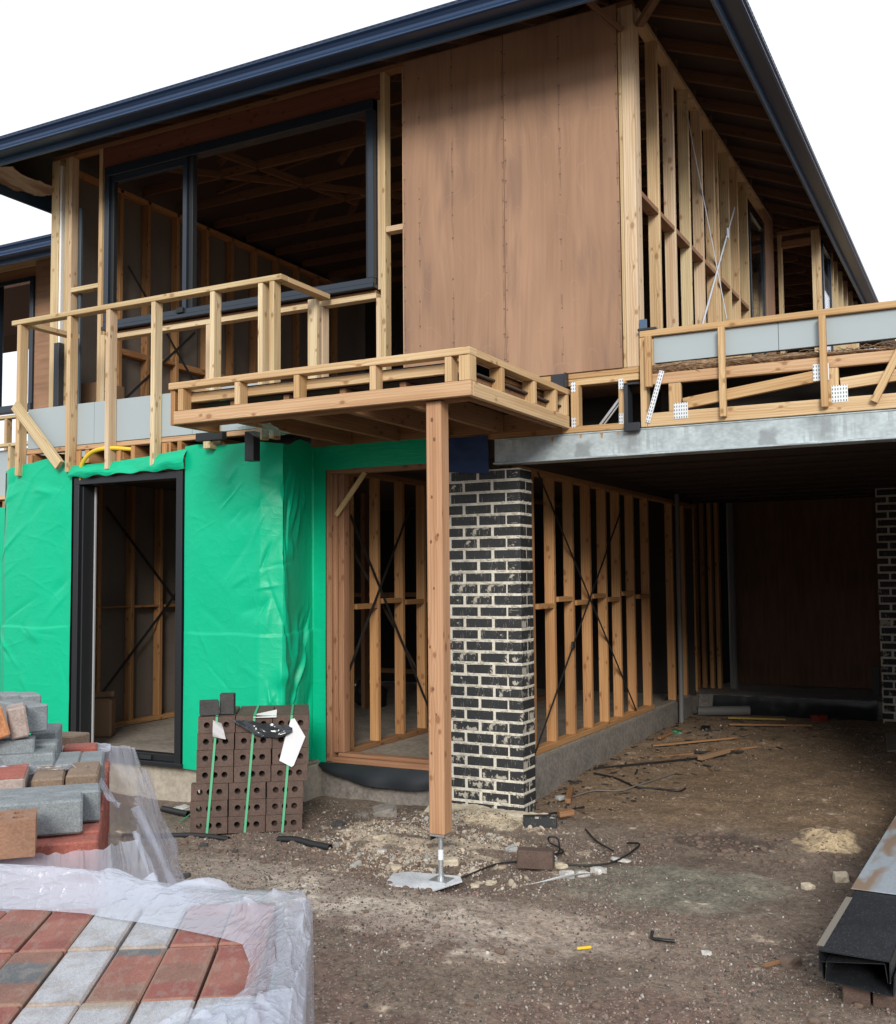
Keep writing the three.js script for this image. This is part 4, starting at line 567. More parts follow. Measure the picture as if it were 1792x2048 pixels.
// variegated paver faces: bands of colour along the length, cement grain
const paverTex = (seed, c0, c1, c2, s0, s1) => tex(192, 384, (u, v, i, j) => {
  const w = v + 0.09 * (fbm(u * 5, v * 5, seed, 3) - 0.5) + 0.05 * (fbm(u * 18, v * 18, seed + 1, 2) - 0.5), n = fbm(u * 40, v * 80, seed + 3, 3), b = fbm(u * 3, v * 5, seed + 4, 3);
  let c = mix3(c0, c1, smooth(s0 - 0.05, s0 + 0.05, w)); c = mix3(c, c2, smooth(s1 - 0.05, s1 + 0.05, w));
  const st = smooth(0.52, 0.7, fbm(u * 7, v * 10, seed + 6, 4)); c = mix3(c, [0.3, 0.25, 0.21], 0.3 * st); c = mul(c, 0.55 + 0.45 * n + 0.4 * b + 0.22 * (hash(i, j, seed) - 0.5));
  const e = Math.min(u, 1 - u, (v) * 2, (1 - v) * 2); c = mix3(c, [0.36, 0.24, 0.17], 0.35 * smooth(0.09, 0.02, e + 0.06 * (n - 0.5)));
  return hash(i >> 1, j >> 1, seed + 8) > 0.985 ? mix3(c, [0.1, 0.07, 0.06], 0.5) : c;
}, true, false);
const PC = { red: [0.25, 0.085, 0.068], red2: [0.29, 0.12, 0.09], wht: [0.4, 0.41, 0.43], tan: [0.32, 0.275, 0.225], gry: [0.12, 0.13, 0.135], brn: [0.23, 0.12, 0.09] };
const paver = [[401, PC.red, PC.red2, PC.red, 0.3, 0.8], [402, PC.wht, PC.wht, PC.tan, 0.5, 0.96], [403, PC.gry, PC.red2, PC.brn, 0.16, 0.7], [404, PC.wht, PC.tan, PC.wht, 0.42, 0.8], [405, PC.brn, PC.gry, PC.brn, 0.25, 0.62], [406, PC.tan, PC.wht, PC.tan, 0.12, 0.6], [407, PC.red2, PC.brn, PC.red, 0.35, 0.7]].map((a) => new THREE.MeshStandardMaterial({ map: paverTex(...a), roughness: 0.88, bumpMap: grainBump, bumpScale: 0.0015 }));
{
  const t = group(scene, 'paver_pack'); t.position.set(...pk(0, 0, 0)); t.rotation.y = PK; tag(t, 'foreground pack of red, white and tan pavers laid in rows under loose plastic', 'paver pack');
  const top = 1.12, H = 0.11, gA = [0, 1, 2, 3].map(() => cbox(0.0825, H, 0.23, 0.0035, null, 0, true)), d0 = 1.2, a0 = -0.165;
  // colours by row (far to near) and column (right to left)
  const plan = [[0, 6, 1, 1, 0, 6, 0, 1, 0, 3], [0, 6, 2, 1, 4, 0, 6, 3, 0, 2], [3, 3, 5, 1, 0, 4, 5, 0, 1, 6], [1, 5, 3, 0, 6, 1, 2, 3, 0, 1]];
  for (let r = 0; r < 4; r++) for (let c = 0; c < 10; c++) add(t, 'paver', gA[(r + c) % 4], paver[plan[r][c]], [a0 - (c + 0.5) * 0.0865 + rr(-0.0012, 0.0012), top - H / 2 + rr(-0.003, 0.002), -(2.145 - (r + 0.5) * 0.236) + rr(-0.002, 0.002)], [rr(-0.006, 0.006), rr(-0.008, 0.008), rr(-0.01, 0.01)]);
  for (let l = 1; l < 10; l++) for (let r = 0; r < 4; r++) add(t, 'paver', gA[(r + l) % 4], paver[Math.floor(R() * 7)], [a0 - 0.0433 + rr(-0.003, 0.003), top - H / 2 - l * 0.1115, -(2.145 - (r + 0.5) * 0.236)], [0, rr(-0.01, 0.01), 0]);
  bx(t, 'core', M.darkBrick, -1.02, -0.255, 0.1, 1.0, -2.13, -1.22, 0); bx(t, 'pallet', M.rough, -1.04, -0.16, -0.02, 0.1, -2.15, -1.2);
}
{ // plastic pulled back over the far and right edges of the pack
  const poly = (P, s) => { const q = s * (P.length - 1), i = Math.min(P.length - 2, Math.floor(q)), f = q - i, g = f * f * (3 - 2 * f) * 0.5 + f * 0.5; return [0, 1, 2].map((k) => mix(P[i][k], P[i + 1][k], g)); };
  const outer = [[-1.05, 2.15, 1.2], [-0.9, 2.16, 1.2], [-0.709, 2.167, 1.2], [-0.603, 2.166, 1.19], [-0.498, 2.17, 1.175], [-0.42, 2.172, 1.155], [-0.344, 2.174, 1.14], [-0.24, 2.175, 1.135], [-0.112, 2.172, 1.13], [-0.092, 2.08, 1.13], [-0.086, 1.886, 1.13], [-0.082, 1.716, 1.13], [-0.08, 1.533, 1.13], [-0.08, 1.35, 1.13]];
  const inner = [[-1.05, 2.16, 1], [-0.9, 2.17, 1], [-0.719, 2.15, 1], [-0.617, 2.125, 1], [-0.526, 2.095, 1], [-0.47, 2.06, 1], [-0.42, 2.035, 1], [-0.34, 1.99, 1], [-0.25, 1.93, 1], [-0.206, 1.89, 1], [-0.182, 1.79, 1], [-0.18, 1.66, 1], [-0.23, 1.595, 1], [-0.3, 1.545, 1]];
  const pc = sum(creases(30, 0, 6, 0, 1.4, 0.014, 41, 0.12, 1.8), creases(60, 0, 6, 0, 1.6, 0.004, 42, 0.3, 0.8), creases(40, 2.5, 6, 0.9, 3, 0.005, 43, 1.2, 1.3));
  const g = sheet(300, 80, (s, t) => {
    const [ao, d_o, yo] = poly(outer, s), [ai, di] = poly(inner, s), cz = pc(s * 6, t * 2);
    if (t < 0.62) { const k = t / 0.62; const y = mix(1.124, yo, smooth(0.1, 1, k)) + 0.03 * Math.sin(Math.PI * clamp(k)) * (0.7 + 0.6 * fbm(s * 7, k * 2, 50, 2)) + Math.abs(cz) * smooth(0, 0.08, k); return pk(mix(ai, ao, k) + 0.4 * cz, mix(di, d_o, k) + 0.3 * cz, y); }
    const k = (t - 0.62) / 0.38; return pk(ao + 0.012 * k + (s > 0.6 ? 0.5 * cz * smooth(0, 0.2, k) : 0), d_o + (s < 0.6 ? 0.02 * k + 0.3 * cz * smooth(0, 0.2, k) : 0), yo + Math.abs(cz) * (1 - smooth(0, 0.2, k)) - 0.85 * k);
  }, 6, 2);
  tag(add(scene, 'plastic_sheet', g, M.film), 'crumpled clear plastic folded back over the far and right edge of the foreground pavers', 'plastic sheet');
  // loose fold lying over the near right corner
  const c2 = creases(36, 0, 3, 0, 2, 0.009, 61, 0.6, 1.6);
  const g2 = sheet(120, 70, (s, t) => { const a = mix(-0.36, -0.1, s), d = 1.62 - 0.34 * t - 0.2 * (1 - s) * (1 - t * 0.4), n = fbm(s * 4, t * 3, 531, 2), f = Math.abs(c2(s * 3, t * 2)); return pk(a + 0.3 * f, d, 1.127 + 0.03 * n * smooth(0, 0.3, s) + f + 0.02 * Math.sin(s * 3.1)); }, 2, 1.4);
  tag(add(scene, 'plastic_sheet', g2, M.film), 'bunched clear plastic lying on the near right corner of the foreground pavers', 'plastic sheet');
}
// second pack behind, turned a little further
const PK2 = PK + 12 * Math.PI / 180, U2 = [Math.cos(PK2), -Math.sin(PK2)], V2 = [-Math.sin(PK2), -Math.cos(PK2)];
{
  const o = pk(-0.575, 2.42, 0), t = group(scene, 'brick_pack'); t.position.set(...o); t.rotation.y = PK2; tag(t, 'half-unwrapped pack of red bricks behind the foreground pavers, loose bricks on top', 'brick pack');
  const g = [0, 1, 2].map(() => cbox(0.228, 0.11, 0.074, 0.004, M.redBrick)), top = 1.185;
  for (let r = 0; r < 14; r++) for (let c = 0; c < 4; c++) add(t, 'brick', g[(r + c) % 3], M.redBrick, [-(c + 0.5) * 0.236 + rr(-0.003, 0.003), top - 0.055 + rr(-0.003, 0.003), -(r + 0.5) * 0.08], [0, rr(-0.02, 0.02), 0]);
  for (let l = 1; l < 9; l++) { for (let r = 0; r < 14; r++) add(t, 'brick', g[(r + l) % 3], M.redBrick, [-0.118 + rr(-0.004, 0.004), top - 0.055 - l * 0.112, -(r + 0.5) * 0.08], [0, rr(-0.02, 0.02), 0]); for (let c = 1; c < 4; c++) add(t, 'brick', g[(c + l) % 3], M.redBrick, [-(c + 0.5) * 0.236, top - 0.055 - l * 0.112, -0.04]); }
  bx(t, 'core', M.black, -0.94, -0.24, 0.1, 1.06, -1.1, -0.085, 0); bx(t, 'pallet', M.rough, -0.95, 0, 0.0, 0.13, -1.12, 0);
  // loose bricks: front right bottom corner given in the frame of the camera ground point
  const lb = (m, a, d, y, w, h, l, label, turn = 0, tilt = 0, holes = false) => {
    const c = pk(a, d, y), r = PK2 + turn, u = [Math.cos(r), -Math.sin(r)], v = [-Math.sin(r), -Math.cos(r)];
    let geo = cbox(w, h, l, 0.005, m, R());
    if (holes) { const s = new THREE.Shape([[-w / 2, -l / 2], [w / 2, -l / 2], [w / 2, l / 2], [-w / 2, l / 2]].map((p) => new THREE.Vector2(...p))); for (let i = 0; i < 5; i++) for (let j = 0; j < 2; j++) { const p = new THREE.Path(); p.absellipse((i - 2) * 0.04, (j - 0.5) * 0.045, 0.012, 0.015, 0, 6.2832, true); s.holes.push(p); } geo = new THREE.ExtrudeGeometry(s, { depth: h, bevelEnabled: false, curveSegments: 7 }); geo.translate(0, 0, -h / 2); geo.rotateX(-Math.PI / 2); const uv = geo.attributes.uv; for (let i = 0; i < uv.count; i++) uv.setXY(i, uv.getX(i) * 4.5, uv.getY(i) * 4.5); }
    const o = add(scene, 'loose_brick', geo, m, [c[0] - u[0] * w / 2 + v[0] * l / 2, y + h / 2, c[2] - u[1] * w / 2 + v[1] * l / 2], [0, r, tilt]); o.rotation.order = 'YXZ'; return tag(o, label, 'brick', null);
  };
  lb(M.holeBrick, -0.676, 2.28, 1.188, 0.23, 0.077, 0.11, 'brown cored brick at the left edge, nearest on the red brick pack', 0.05, 0, true);
  lb(M.greyBlock, -0.629, 2.47, 1.188, 0.23, 0.077, 0.098, 'long grey brick behind the brown cored brick, front of the grey pair', 0.03);
  lb(M.greyBlock, -0.617, 2.585, 1.188, 0.23, 0.075, 0.1, 'grey brick pushed against the back of another, chipped right end', 0.04);
  lb(M.tanBrick, -0.742, 2.73, 1.188, 0.077, 0.079, 0.2, 'left of two tan bricks side by side, end faces forward', 0.02); lb(M.tanBrick, -0.66, 2.735, 1.188, 0.077, 0.086, 0.2, 'right of two tan bricks side by side, end faces forward', -0.02);
  const rb = lb(M.pinkBrick, -0.822, 2.68, 1.19, 0.12, 0.088, 0.2, 'pale brick with red top left of the two tan bricks', 0.03); const cap = add(rb, 'red_face', cbox(0.116, 0.003, 0.196, 0.001, M.redBrick), M.redBrick, [0, 0.0445, 0]);
  lb(M.greyBlock, -0.836, 2.98, 1.23, 0.25, 0.06, 0.1, 'flat grey brick lying behind the tan bricks', 0.04); lb(M.greyBlock, -0.86, 3.09, 1.232, 0.26, 0.068, 0.1, 'flat grey brick just behind another flat one, second layer', 0.02);
  lb(M.greyBlock, -0.687, 2.9, 1.188, 0.062, 0.085, 0.22, 'grey brick at the right end of three end-on grey bricks', 0); lb(M.greyBlock, -0.752, 2.905, 1.188, 0.062, 0.084, 0.22, 'middle one of three end-on grey bricks', 0); lb(M.greyBlock, -0.817, 2.91, 1.188, 0.062, 0.082, 0.22, 'left one of three end-on grey bricks, partly under plastic', 0);
  lb(M.greyBlock, -0.896, 3.0, 1.268, 0.24, 0.057, 0.1, 'grey brick below the orange brick at the left edge', 0.05); lb(M.greyBlock, -0.892, 3.2, 1.188, 0.072, 0.13, 0.2, 'upright grey brick under the right of the heap', -0.02); lb(M.greyBlock, -0.98, 3.13, 1.25, 0.1, 0.08, 0.2, 'grey brick low in the heap just below the tall grey block', 0);
  lb(M.greyBlock, -0.888, 3.1, 1.332, 0.066, 0.078, 0.2, 'tall grey block near the top of the heap, beside the pinkish brick', 0.5);
  lb(M.orangeBrick, -0.95, 2.94, 1.328, 0.1, 0.085, 0.11, 'orange cored brick leaning at the left edge of the heap', 0.2, 0.3, false); lb(M.pinkBrick, -0.912, 2.99, 1.33, 0.05, 0.085, 0.11, 'pinkish grey brick leaning between orange brick and grey block', 0.1, 0.16);
  lb(M.greyBlock, -0.966, 3.3, 1.34, 0.055, 0.077, 0.11, 'grey brick topmost right on the heap', 0.3); lb(M.greyBlock, -1.03, 3.32, 1.34, 0.055, 0.077, 0.11, 'grey brick topmost left on the heap', 0.3);
  lb(M.tanBrick, -0.955, 3.6, 1.185, 0.12, 0.06, 0.1, 'single brown brick at the far right of the heap against the green wrap', -0.6);
  lb(M.redBrick, -0.93, 3.38, 1.188, 0.1, 0.062, 0.1, 'left of two red bricks under plastic at the back of the pack', 0); lb(M.redBrick, -0.82, 3.38, 1.188, 0.1, 0.055, 0.1, 'right of two red bricks under plastic at the back of the pack', 0);
  // film hanging down the near and right sides
  const path = [[-0.95, 0.03], [-0.5, 0.03], [-0.12, 0.03], [0.012, 0.02], [0.03, -0.1], [0.03, -0.5], [0.03, -1.0], [-0.05, -1.14]]; // local x, z
  const fc = sum(creases(70, 0, 7, -0.2, 1.2, 0.016, 71, 1.35, 1.5), creases(120, 0, 7, -0.2, 1.2, 0.006, 72, 1.2, 0.7));
  const film = sheet(260, 90, (s, q) => { const k = s * (path.length - 1), i = Math.min(path.length - 2, Math.floor(k)), f = k - i, x = mix(path[i][0], path[i + 1][0], f), z = mix(path[i][1], path[i + 1][1], f), rs = smooth(0.36, 0.62, s), cz = fc(s * 7, q), fl = rs * (0.05 + 0.3 * q) * smooth(1.02, 0.8, s), y = 1.165 + 0.05 * smooth(0.6, 0.9, s) + 0.025 * fbm(s * 30, 1, 75, 2) * (1 - q) - 0.8 * q;
    return [x + fl + cz * (0.3 + rs), y, z + (1 - rs) * (0.012 + 0.5 * cz + 0.012 + 0.03 * q)]; }, 7, 1.6);
  tag(add(scene, 'plastic_sheet', film, M.film, o, [0, PK2, 0]), 'clear plastic hanging from the red brick pack, flaring out on its right', 'plastic sheet');
  const f2 = sheet(60, 20, (s, q) => { const a = mix(-0.98, -0.63, s), d = 2.83 + 0.1 * q - 0.25 * Math.max(0, s - 0.75), n = ridge(s * 7, q * 3, 571); return pk(a, d, 1.255 + 0.035 * n - 0.03 * q - 0.08 * smooth(0.75, 1, s)); });
  tag(add(scene, 'plastic_sheet', f2, M.film), 'rumpled strip of clear plastic between tan and grey loose bricks', 'plastic sheet');
  const f3 = sheet(60, 20, (s, q) => { const c = [mix(-0.55, 0.0, s), mix(-1.0, -1.13, q)], n = ridge(s * 6, q * 3, 581), w = [o[0] + U2[0] * c[0] - V2[0] * c[1], 0, o[2] + U2[1] * c[0] - V2[1] * c[1]]; return [w[0], 1.21 + 0.03 * n, w[2]]; });
  tag(add(scene, 'plastic_sheet', f3, M.film), 'clear plastic edge folded over the back of the red brick pack', 'plastic sheet');
}

// ---------------------------------------------------------------- dark metal channels at the right edge
{
  const t = group(scene, 'channel_stack'); tag(t, 'stack of nested dark metal channels resting on bricks at the right edge', 'metal channels');
  const run = (dx) => (y) => y; const z0 = 2.53, z1 = 1.6, ang = 0.035;
  const ch = (name, m, x, y, w, h, zA, zB, up) => { const g = mergeGeometries([[w, 0.004, 0, up ? 0 : h], [0.004, h, -w / 2, h / 2], [0.004, h, w / 2, h / 2]].map(([a, b, px, py]) => { const q = cbox(a, b, zA - zB, 0.0008, m); q.translate(px, py, 0); return q; })); return add(t, name, g, m, [x + (zA + zB) / 2 * -ang + ang * 2.5, y, (zA + zB) / 2], [0, -ang, 0]); };
  const blk = texMat(speck(512, 512, [0.02, 0.022, 0.026], 0.4, 19, 0.006, [0.4, 0.38, 0.34], 60), 0.5, 0.6, { bumpMap: grainBump, bumpScale: 0.001 }); blk.userData = { su: 0.6, sv: 0.6 };
  ch('channel', blk, 2.56, 0.135, 0.27, 0.085, z0, -1.0, false); const c2 = ch('channel', blk, 2.56, 0.112, 0.25, 0.075, z0 - 0.02, -0.9, false); c2.rotation.z = 0.13; const c3 = ch('channel', blk, 2.575, 0.092, 0.258, 0.08, z0 - 0.01, -0.9, true); c3.rotation.z = -0.07;
  const dirt = texMat(tex(256, 1024, (u, v) => { const n = fbm(u * 3, v * 9, 601, 4), g = fbm(u * 30, v * 90, 602, 2); let c = mul([0.3, 0.34, 0.37], 0.9 + 0.2 * g); const e = u + 0.35 * (n - 0.5); c = mix3(c, [0.24, 0.17, 0.12], smooth(0.52, 0.3, e) * smooth(0.3, 0.55, n)); return c; }, true, false), 0.6, 1);
  add(t, 'cover_plate', cbox(0.265, 0.004, 2.7, 0.001, null, 0, true), dirt, [2.62, 0.2285, 0.25], [0, -ang, 0]);
  const lab = add(t, 'dirt_edge', cbox(0.03, 0.0015, 0.75, 0.0005, M.tanBrick), std(0.19, 0.17, 0.14, 0.9), [2.435, 0.2235, 2.1], [0, -ang, 0]);
  for (const [x, z] of [[2.55, 2.44], [2.665, 2.43], [2.5, 0.6], [2.6, 0.6]]) bx(t, 'brick', M.brownBrick, x - 0.05, x + 0.055, -0.04, 0.078, z - 0.2, z);
}

// ---------------------------------------------------------------- rubble, boards, cables and other litter
const G = (x, z, o = 0) => [x, groundY(x, z) + o, z];
const creamM = texMat(speck(256, 256, [0.5, 0.43, 0.32], 0.3, 18, 0.02, [0.3, 0.24, 0.17]), 0.95, 0.1), stoneM = texMat(speck(128, 128, [0.36, 0.37, 0.36], 0.35, 23, 0.04, [0.2, 0.16, 0.13]), 0.9, 0.1), whiteM = texMat(speck(128, 128, [0.5, 0.49, 0.46], 0.35, 22, 0.04, [0.25, 0.2, 0.16]), 0.9, 0.1), clodM = std(0.15, 0.105, 0.08, 0.95);
const rub = (name, m, x, z, s, label, cat, flat = 0.65, sd = R()) => tag(add(scene, name, chunk(s * 1.1, s * flat * 0.9, s * 0.85, sd, 2), m, G(x, z, s * flat * 0.12), [rr(-0.2, 0.2), rr(0, 6), rr(-0.2, 0.2)]), label, cat);
{
  const pl = new THREE.Shape([[-0.13, -1.73], [-0.09, -1.765], [0.19, -1.735], [0.255, -1.5], [0.2, -1.42], [-0.12, -1.49], [-0.18, -1.57]].map((p) => new THREE.Vector2(...p))), pg = new THREE.ExtrudeGeometry(pl, { depth: 0.007, bevelEnabled: true, bevelSize: 0.002, bevelThickness: 0.002, bevelSegments: 1 }); pg.rotateX(-Math.PI / 2);
  tag(add(scene, 'board_scrap', pg, texMat(speck(256, 256, [0.56, 0.58, 0.6], 0.25, 20, 0.02, [0.2, 0.17, 0.14], 12), 0.8, 0.5), [0, -0.03, 0], [0.004, 0, -0.012]), 'pale grey board scrap under the foot of the timber post', 'board');
  const p2 = add(scene, 'board_scrap', sheet(16, 6, (s, t) => [0.66 + 0.27 * s + 0.05 * t, 0.02 + groundY(0.8, 1.3) + 0.02 * Math.sin(s * 3) * t, 1.52 - 0.42 * s - 0.1 * t * (1 - s)]), new THREE.MeshStandardMaterial({ color: new THREE.Color().setRGB(0.5, 0.52, 0.53), roughness: 0.7, side: THREE.DoubleSide })); tag(p2, 'narrow pale board sliver half buried right of the post', 'board');
  tag(bx(scene, 'loose_brick', M.brownBrick, -0.11, 0.11, -0.055, 0.055, -0.05, 0.05, 0.005), 'dark brick lying flat right of the post by the black cable', 'brick').position.set(0.56, 0.04, 1.1); scene.children.at(-1).rotation.y = 0.25;
  tag(add(scene, 'loose_brick', cbox(0.23, 0.09, 0.11, 0.006, M.smear[2]), M.smear[2], [0.21, 0.035, 0.2], [0, 0.5, 0]), 'dark mortar-stained brick lying at the foot of the brick pillar', 'brick');
  // mortar spill at the pillar's foot
  const sp = sheet(60, 24, (s, t) => { const x = -0.75 + 0.95 * s, z = 0.02 + 0.3 * t, h = (0.055 * (1 - t) ** 1.4 * (0.6 + 0.8 * fbm(x * 6, z * 6, 31, 3))) - 0.012; return [x, groundY(x, z) * 0.6 + h + 0.02 * (fbm(x * 25, z * 25, 32, 3) - 0.5), z]; }); tag(add(scene, 'mortar_spill', sp, creamM), 'crumbly cream mortar spill along the foot of the brick pillar', 'mortar');
  rub('rubble', stoneM, 0.25, 0.78, 0.045, 'angular grey stone between the post and the pillar', 'rubble', 0.7); rub('rubble', stoneM, 0.55, 0.86, 0.055, 'grey-white lump beneath the loop of black cable', 'rubble', 0.6);
  rub('rubble', whiteM, 0.78, 1.15, 0.05, 'first white lump in the row of three beside the flat dark brick', 'rubble', 0.75); rub('rubble', whiteM, 0.85, 1.08, 0.048, 'second white lump in the row of three beside the flat dark brick', 'rubble', 0.75); rub('rubble', whiteM, 0.92, 0.97, 0.055, 'rightmost white lump of the three beside the flat dark brick', 'rubble', 0.8);
  rub('rubble', creamM, 0.66, 0.95, 0.05, 'tan lump behind the three white lumps', 'rubble', 0.6); rub('rubble', creamM, 0.42, 1.45, 0.035, 'cream lump just right of the post foot', 'rubble', 0.6); rub('rubble', creamM, 0.34, 1.5, 0.03, 'small cream lump beside the pale board under the post', 'rubble', 0.5);
  rub('rubble', creamM, 2.25, 0.52, 0.06, 'knobbly yellow clod left of the metal channels', 'clod', 0.8); rub('rubble', clodM, 2.34, 0.5, 0.06, 'dark clod touching the knobbly yellow one', 'clod', 0.8); rub('rubble', creamM, 2.1, 0.72, 0.04, 'small yellow clod left of the knobbly one', 'clod', 0.8); rub('rubble', clodM, 2.23, 2.1, 0.055, 'dark brown clod near the end of the metal channels', 'clod', 0.85); rub('rubble', M.darkBrick, 2.05, 3.0, 0.03, 'dark stone low at the right bottom corner', 'stone', 0.6);
  rub('rubble', M.darkBrick, -1.12, 2.35, 0.035, 'dark stone on the dirt right of the brick packs', 'stone', 0.6); rub('rubble', M.darkBrick, -1.5, 1.75, 0.03, 'small dark stone in front of the strapped brick pack', 'stone', 0.7); rub('rubble', M.darkBrick, -1.22, 1.78, 0.022, 'second small dark stone in front of the strapped brick pack', 'stone', 0.7);
  rub('rubble', M.plinth, -0.98, 0.35, 0.1, 'broken concrete lump under the black flashing', 'rubble', 0.65); rub('rubble', M.plinth, -1.12, 0.45, 0.07, 'smaller broken concrete lump right of the brown brick pack', 'rubble', 0.6); rub('rubble', M.darkBrick, -1.06, 0.85, 0.05, 'dark brick fragment at the right foot of the strapped pack', 'brick', 0.7);
  rub('rubble', whiteM, -2.5, 0.85, 0.07, 'white plaster pieces at the slab edge behind the plastic', 'rubble', 0.35); rub('rubble', whiteM, -0.45, 1.25, 0.04, 'white mortar crumb left of the post', 'rubble', 0.5); rub('rubble', creamM, -0.25, 1.42, 0.05, 'cream mortar lump left of the post foot', 'rubble', 0.5); rub('rubble', creamM, -0.6, 1.05, 0.05, 'cream mortar lump midway between brown brick pack and post', 'rubble', 0.45); rub('rubble', creamM, 0.02, 1.2, 0.06, 'cream mortar heap right behind the post foot', 'rubble', 0.7);
  rub('rubble', whiteM, 0.95, 0.62, 0.07, 'flat white slab piece inside the cable loop', 'rubble', 0.25); // countless crumbs of mortar between pack, post and pillar
  const N2 = 5200, cm = new THREE.InstancedMesh(chunk(1, 0.6, 0.85, 0.61, 1), std(1, 1, 1, 0.95), N2), rq = rng(44), cq = new THREE.Object3D(), cc = new THREE.Color();
  for (let k = 0; k < N2; k++) { let x, z; for (;;) { x = mix(-1.15, 0.85, rq()); z = mix(0.2, 1.85, rq()); const w = 0.9 * Math.exp(-(((x + 0.15) / 0.55) ** 2 + ((z - 1.15) / 0.5) ** 2)) + 0.8 * Math.exp(-(((x + 0.2) / 0.45) ** 2 + ((z - 0.3) / 0.25) ** 2)); if (w * smooth(0.42, 0.58, fbm(x * 5, z * 5, 71, 3)) > rq()) break; } const a = rq(), sz = 0.003 + 0.008 * a * a + (rq() < 0.025 ? 0.014 : 0); cq.position.set(x, groundY(x, z) + sz * 0.25, z); cq.rotation.set(rq() * 6, rq() * 6, rq() * 6); cq.scale.set(sz * (0.8 + rq()), sz * (0.6 + 0.6 * rq()), sz); cq.updateMatrix(); cm.setMatrixAt(k, cq.matrix); const t = rq(), q = 0.55 + 0.6 * rq(); if (t < 0.5) cc.setRGB(0.46 * q, 0.39 * q, 0.3 * q); else if (t < 0.75) cc.setRGB(0.42 * q, 0.4 * q, 0.36 * q); else cc.setRGB(0.2 * q, 0.13 * q, 0.09 * q); cm.setColorAt(k, cc); }
  cm.name = 'mortar_crumbs'; scene.add(tag(cm, 'crumbs of cream mortar strewn between the post and the brick pillar', 'crumbs', null, 'stuff'));
  // clods along the rough edge of the compacted strip and in the dark band
  const cl = [], rc = rng(45); for (let k = 0; k < 900; k++) { const u = rc(); let x, z; if (u < 0.45) { x = mix(-1.8, 0.2, rc()); z = mix(1.35, 1.9, rc()); } else if (u < 0.75) { x = mix(0.9, 2.2, rc()); z = mix(-0.25, 0.4, rc()); } else { x = mix(-1, 2.9, rc()); z = mix(2.3, 4, rc()); } const s = 0.006 + 0.018 * Math.pow(rc(), 3), g = chunk(s * 1.2, s * 0.7, s, rc(), 1); g.translate(...G(x, z, s * 0.25)); cl.push(g); }
  tag(add(scene, 'soil_clods', mergeGeometries(cl), clodM), 'dark crumbs of soil scattered on the dirt', 'soil', null, 'stuff');
  // black flat cable with a loop
  const cab = [[0.14, 1.49], [0.22, 1.32], [0.31, 1.12], [0.44, 0.98], [0.52, 0.85], [0.58, 0.7], [0.52, 0.62]].map(([x, z], i) => G(x, z, 0.012 + (i > 3 ? 0.02 : 0))); const lp = [[0.47, 0.66, 0.1], [0.45, 0.62, 0.13], [0.5, 0.6, 0.12], [0.54, 0.66, 0.05], [0.62, 0.93, 0.03], [0.78, 0.9, 0.02], [0.92, 0.78, 0.03], [1.0, 0.5, 0.06], [0.98, 0.36, 0.07], [0.88, 0.3, 0.04]].map(([x, z, o]) => G(x, z, o * 0.7));
  tag(tube(scene, 'cable', M.rubber, [...cab, ...lp], 0.0065, 160, 6), 'black cable looping over the dirt from the post foot to the right', 'cable');
  tag(tube(scene, 'cable', M.rubber, [[0.52, 0.12], [0.66, 0.3], [0.85, 0.5]].map(([x, z], i) => G(x, z, 0.02)), 0.006, 30, 6), 'short straight black cable behind the loop near the pillar', 'cable');
  tag(tube(scene, 'hose', M.rubber, [[-2.3, 1.66], [-2.02, 1.61], [-1.82, 1.57], [-1.65, 1.53], [-1.5, 1.5]].map(([x, z]) => G(x, z, 0.012)), 0.02, 40, 8), 'black hose lying left of the strapped brown brick pack', 'hose'); tag(tube(scene, 'hose', M.rubber, [[-1.2, 1.35], [-1.05, 1.36], [-0.9, 1.38], [-0.75, 1.4]].map(([x, z]) => G(x, z, 0.014)), 0.026, 30, 8), 'black hose end lying right of the strapped brown brick pack', 'hose');
  tag(tube(scene, 'hose', M.rubber, [[-2.6, 0.95], [-2.45, 0.98], [-2.3, 1.0]].map(([x, z]) => G(x, z, 0.02)), 0.025, 20, 8), 'short black hose piece by the slab below the door frame', 'hose');
  tag(tube(scene, 'conduit', M.yellow, [[-3.85, 2.6, 0.64], [-3.79, 2.76, 0.69], [-3.68, 2.85, 0.7], [-3.5, 2.88, 0.7], [-3.3, 2.87, 0.6]], 0.018, 40, 10), 'yellow conduit bending over the green wrap above the black door frame', 'conduit');
  // blue sheet tied at the pillar's head
  const bl = sheet(24, 18, (s, t) => [-0.6 + 0.36 * s, 2.575 + 0.26 * t - 0.03 * s * (1 - t), 0.022 + 0.03 * ridge(s * 3, t * 2, 91) * (0.3 + t * 0.6)]); const bm = M.blue.clone(); bm.side = THREE.DoubleSide; tag(add(scene, 'blue_sheet', bl, bm), 'dark blue plastic sheet hanging at the head of the brick pillar', 'sheet');
  // litter in the garage
  const stick = (m, a, b, w, label, cat = 'stick') => { const A = G(...a, w), B = G(...b, w * 1.2); return tag(bar(scene, 'stick', m, A, B, w, w * 0.8, [0, 1, 0], 0.001), label, cat); };
  stick(M.rubber, [-0.08, -1.72], [0.85, -2.7], 0.016, 'long black stick lying from the garage plinth into the garage'); stick(M.rough, [0.3, -2.5], [1.0, -3.35], 0.02, 'weathered stick behind the long black one'); stick(M.rubber, [0.55, -2.75], [0.95, -3.0], 0.02, 'short thick black stick right of the long one'); stick(M.rough, [0.1, -2.9], [0.75, -3.6], 0.022, 'brown stick deeper in the garage by the plinth'); stick(M.rough, [0.6, -3.2], [0.7, -2.6], 0.014, 'thin pale stick crossing the black ones'); stick(M.rough, [0.1, -3.9], [0.05, -3.3], 0.03, 'short brown timber offcut deep along the garage plinth', 'offcut');
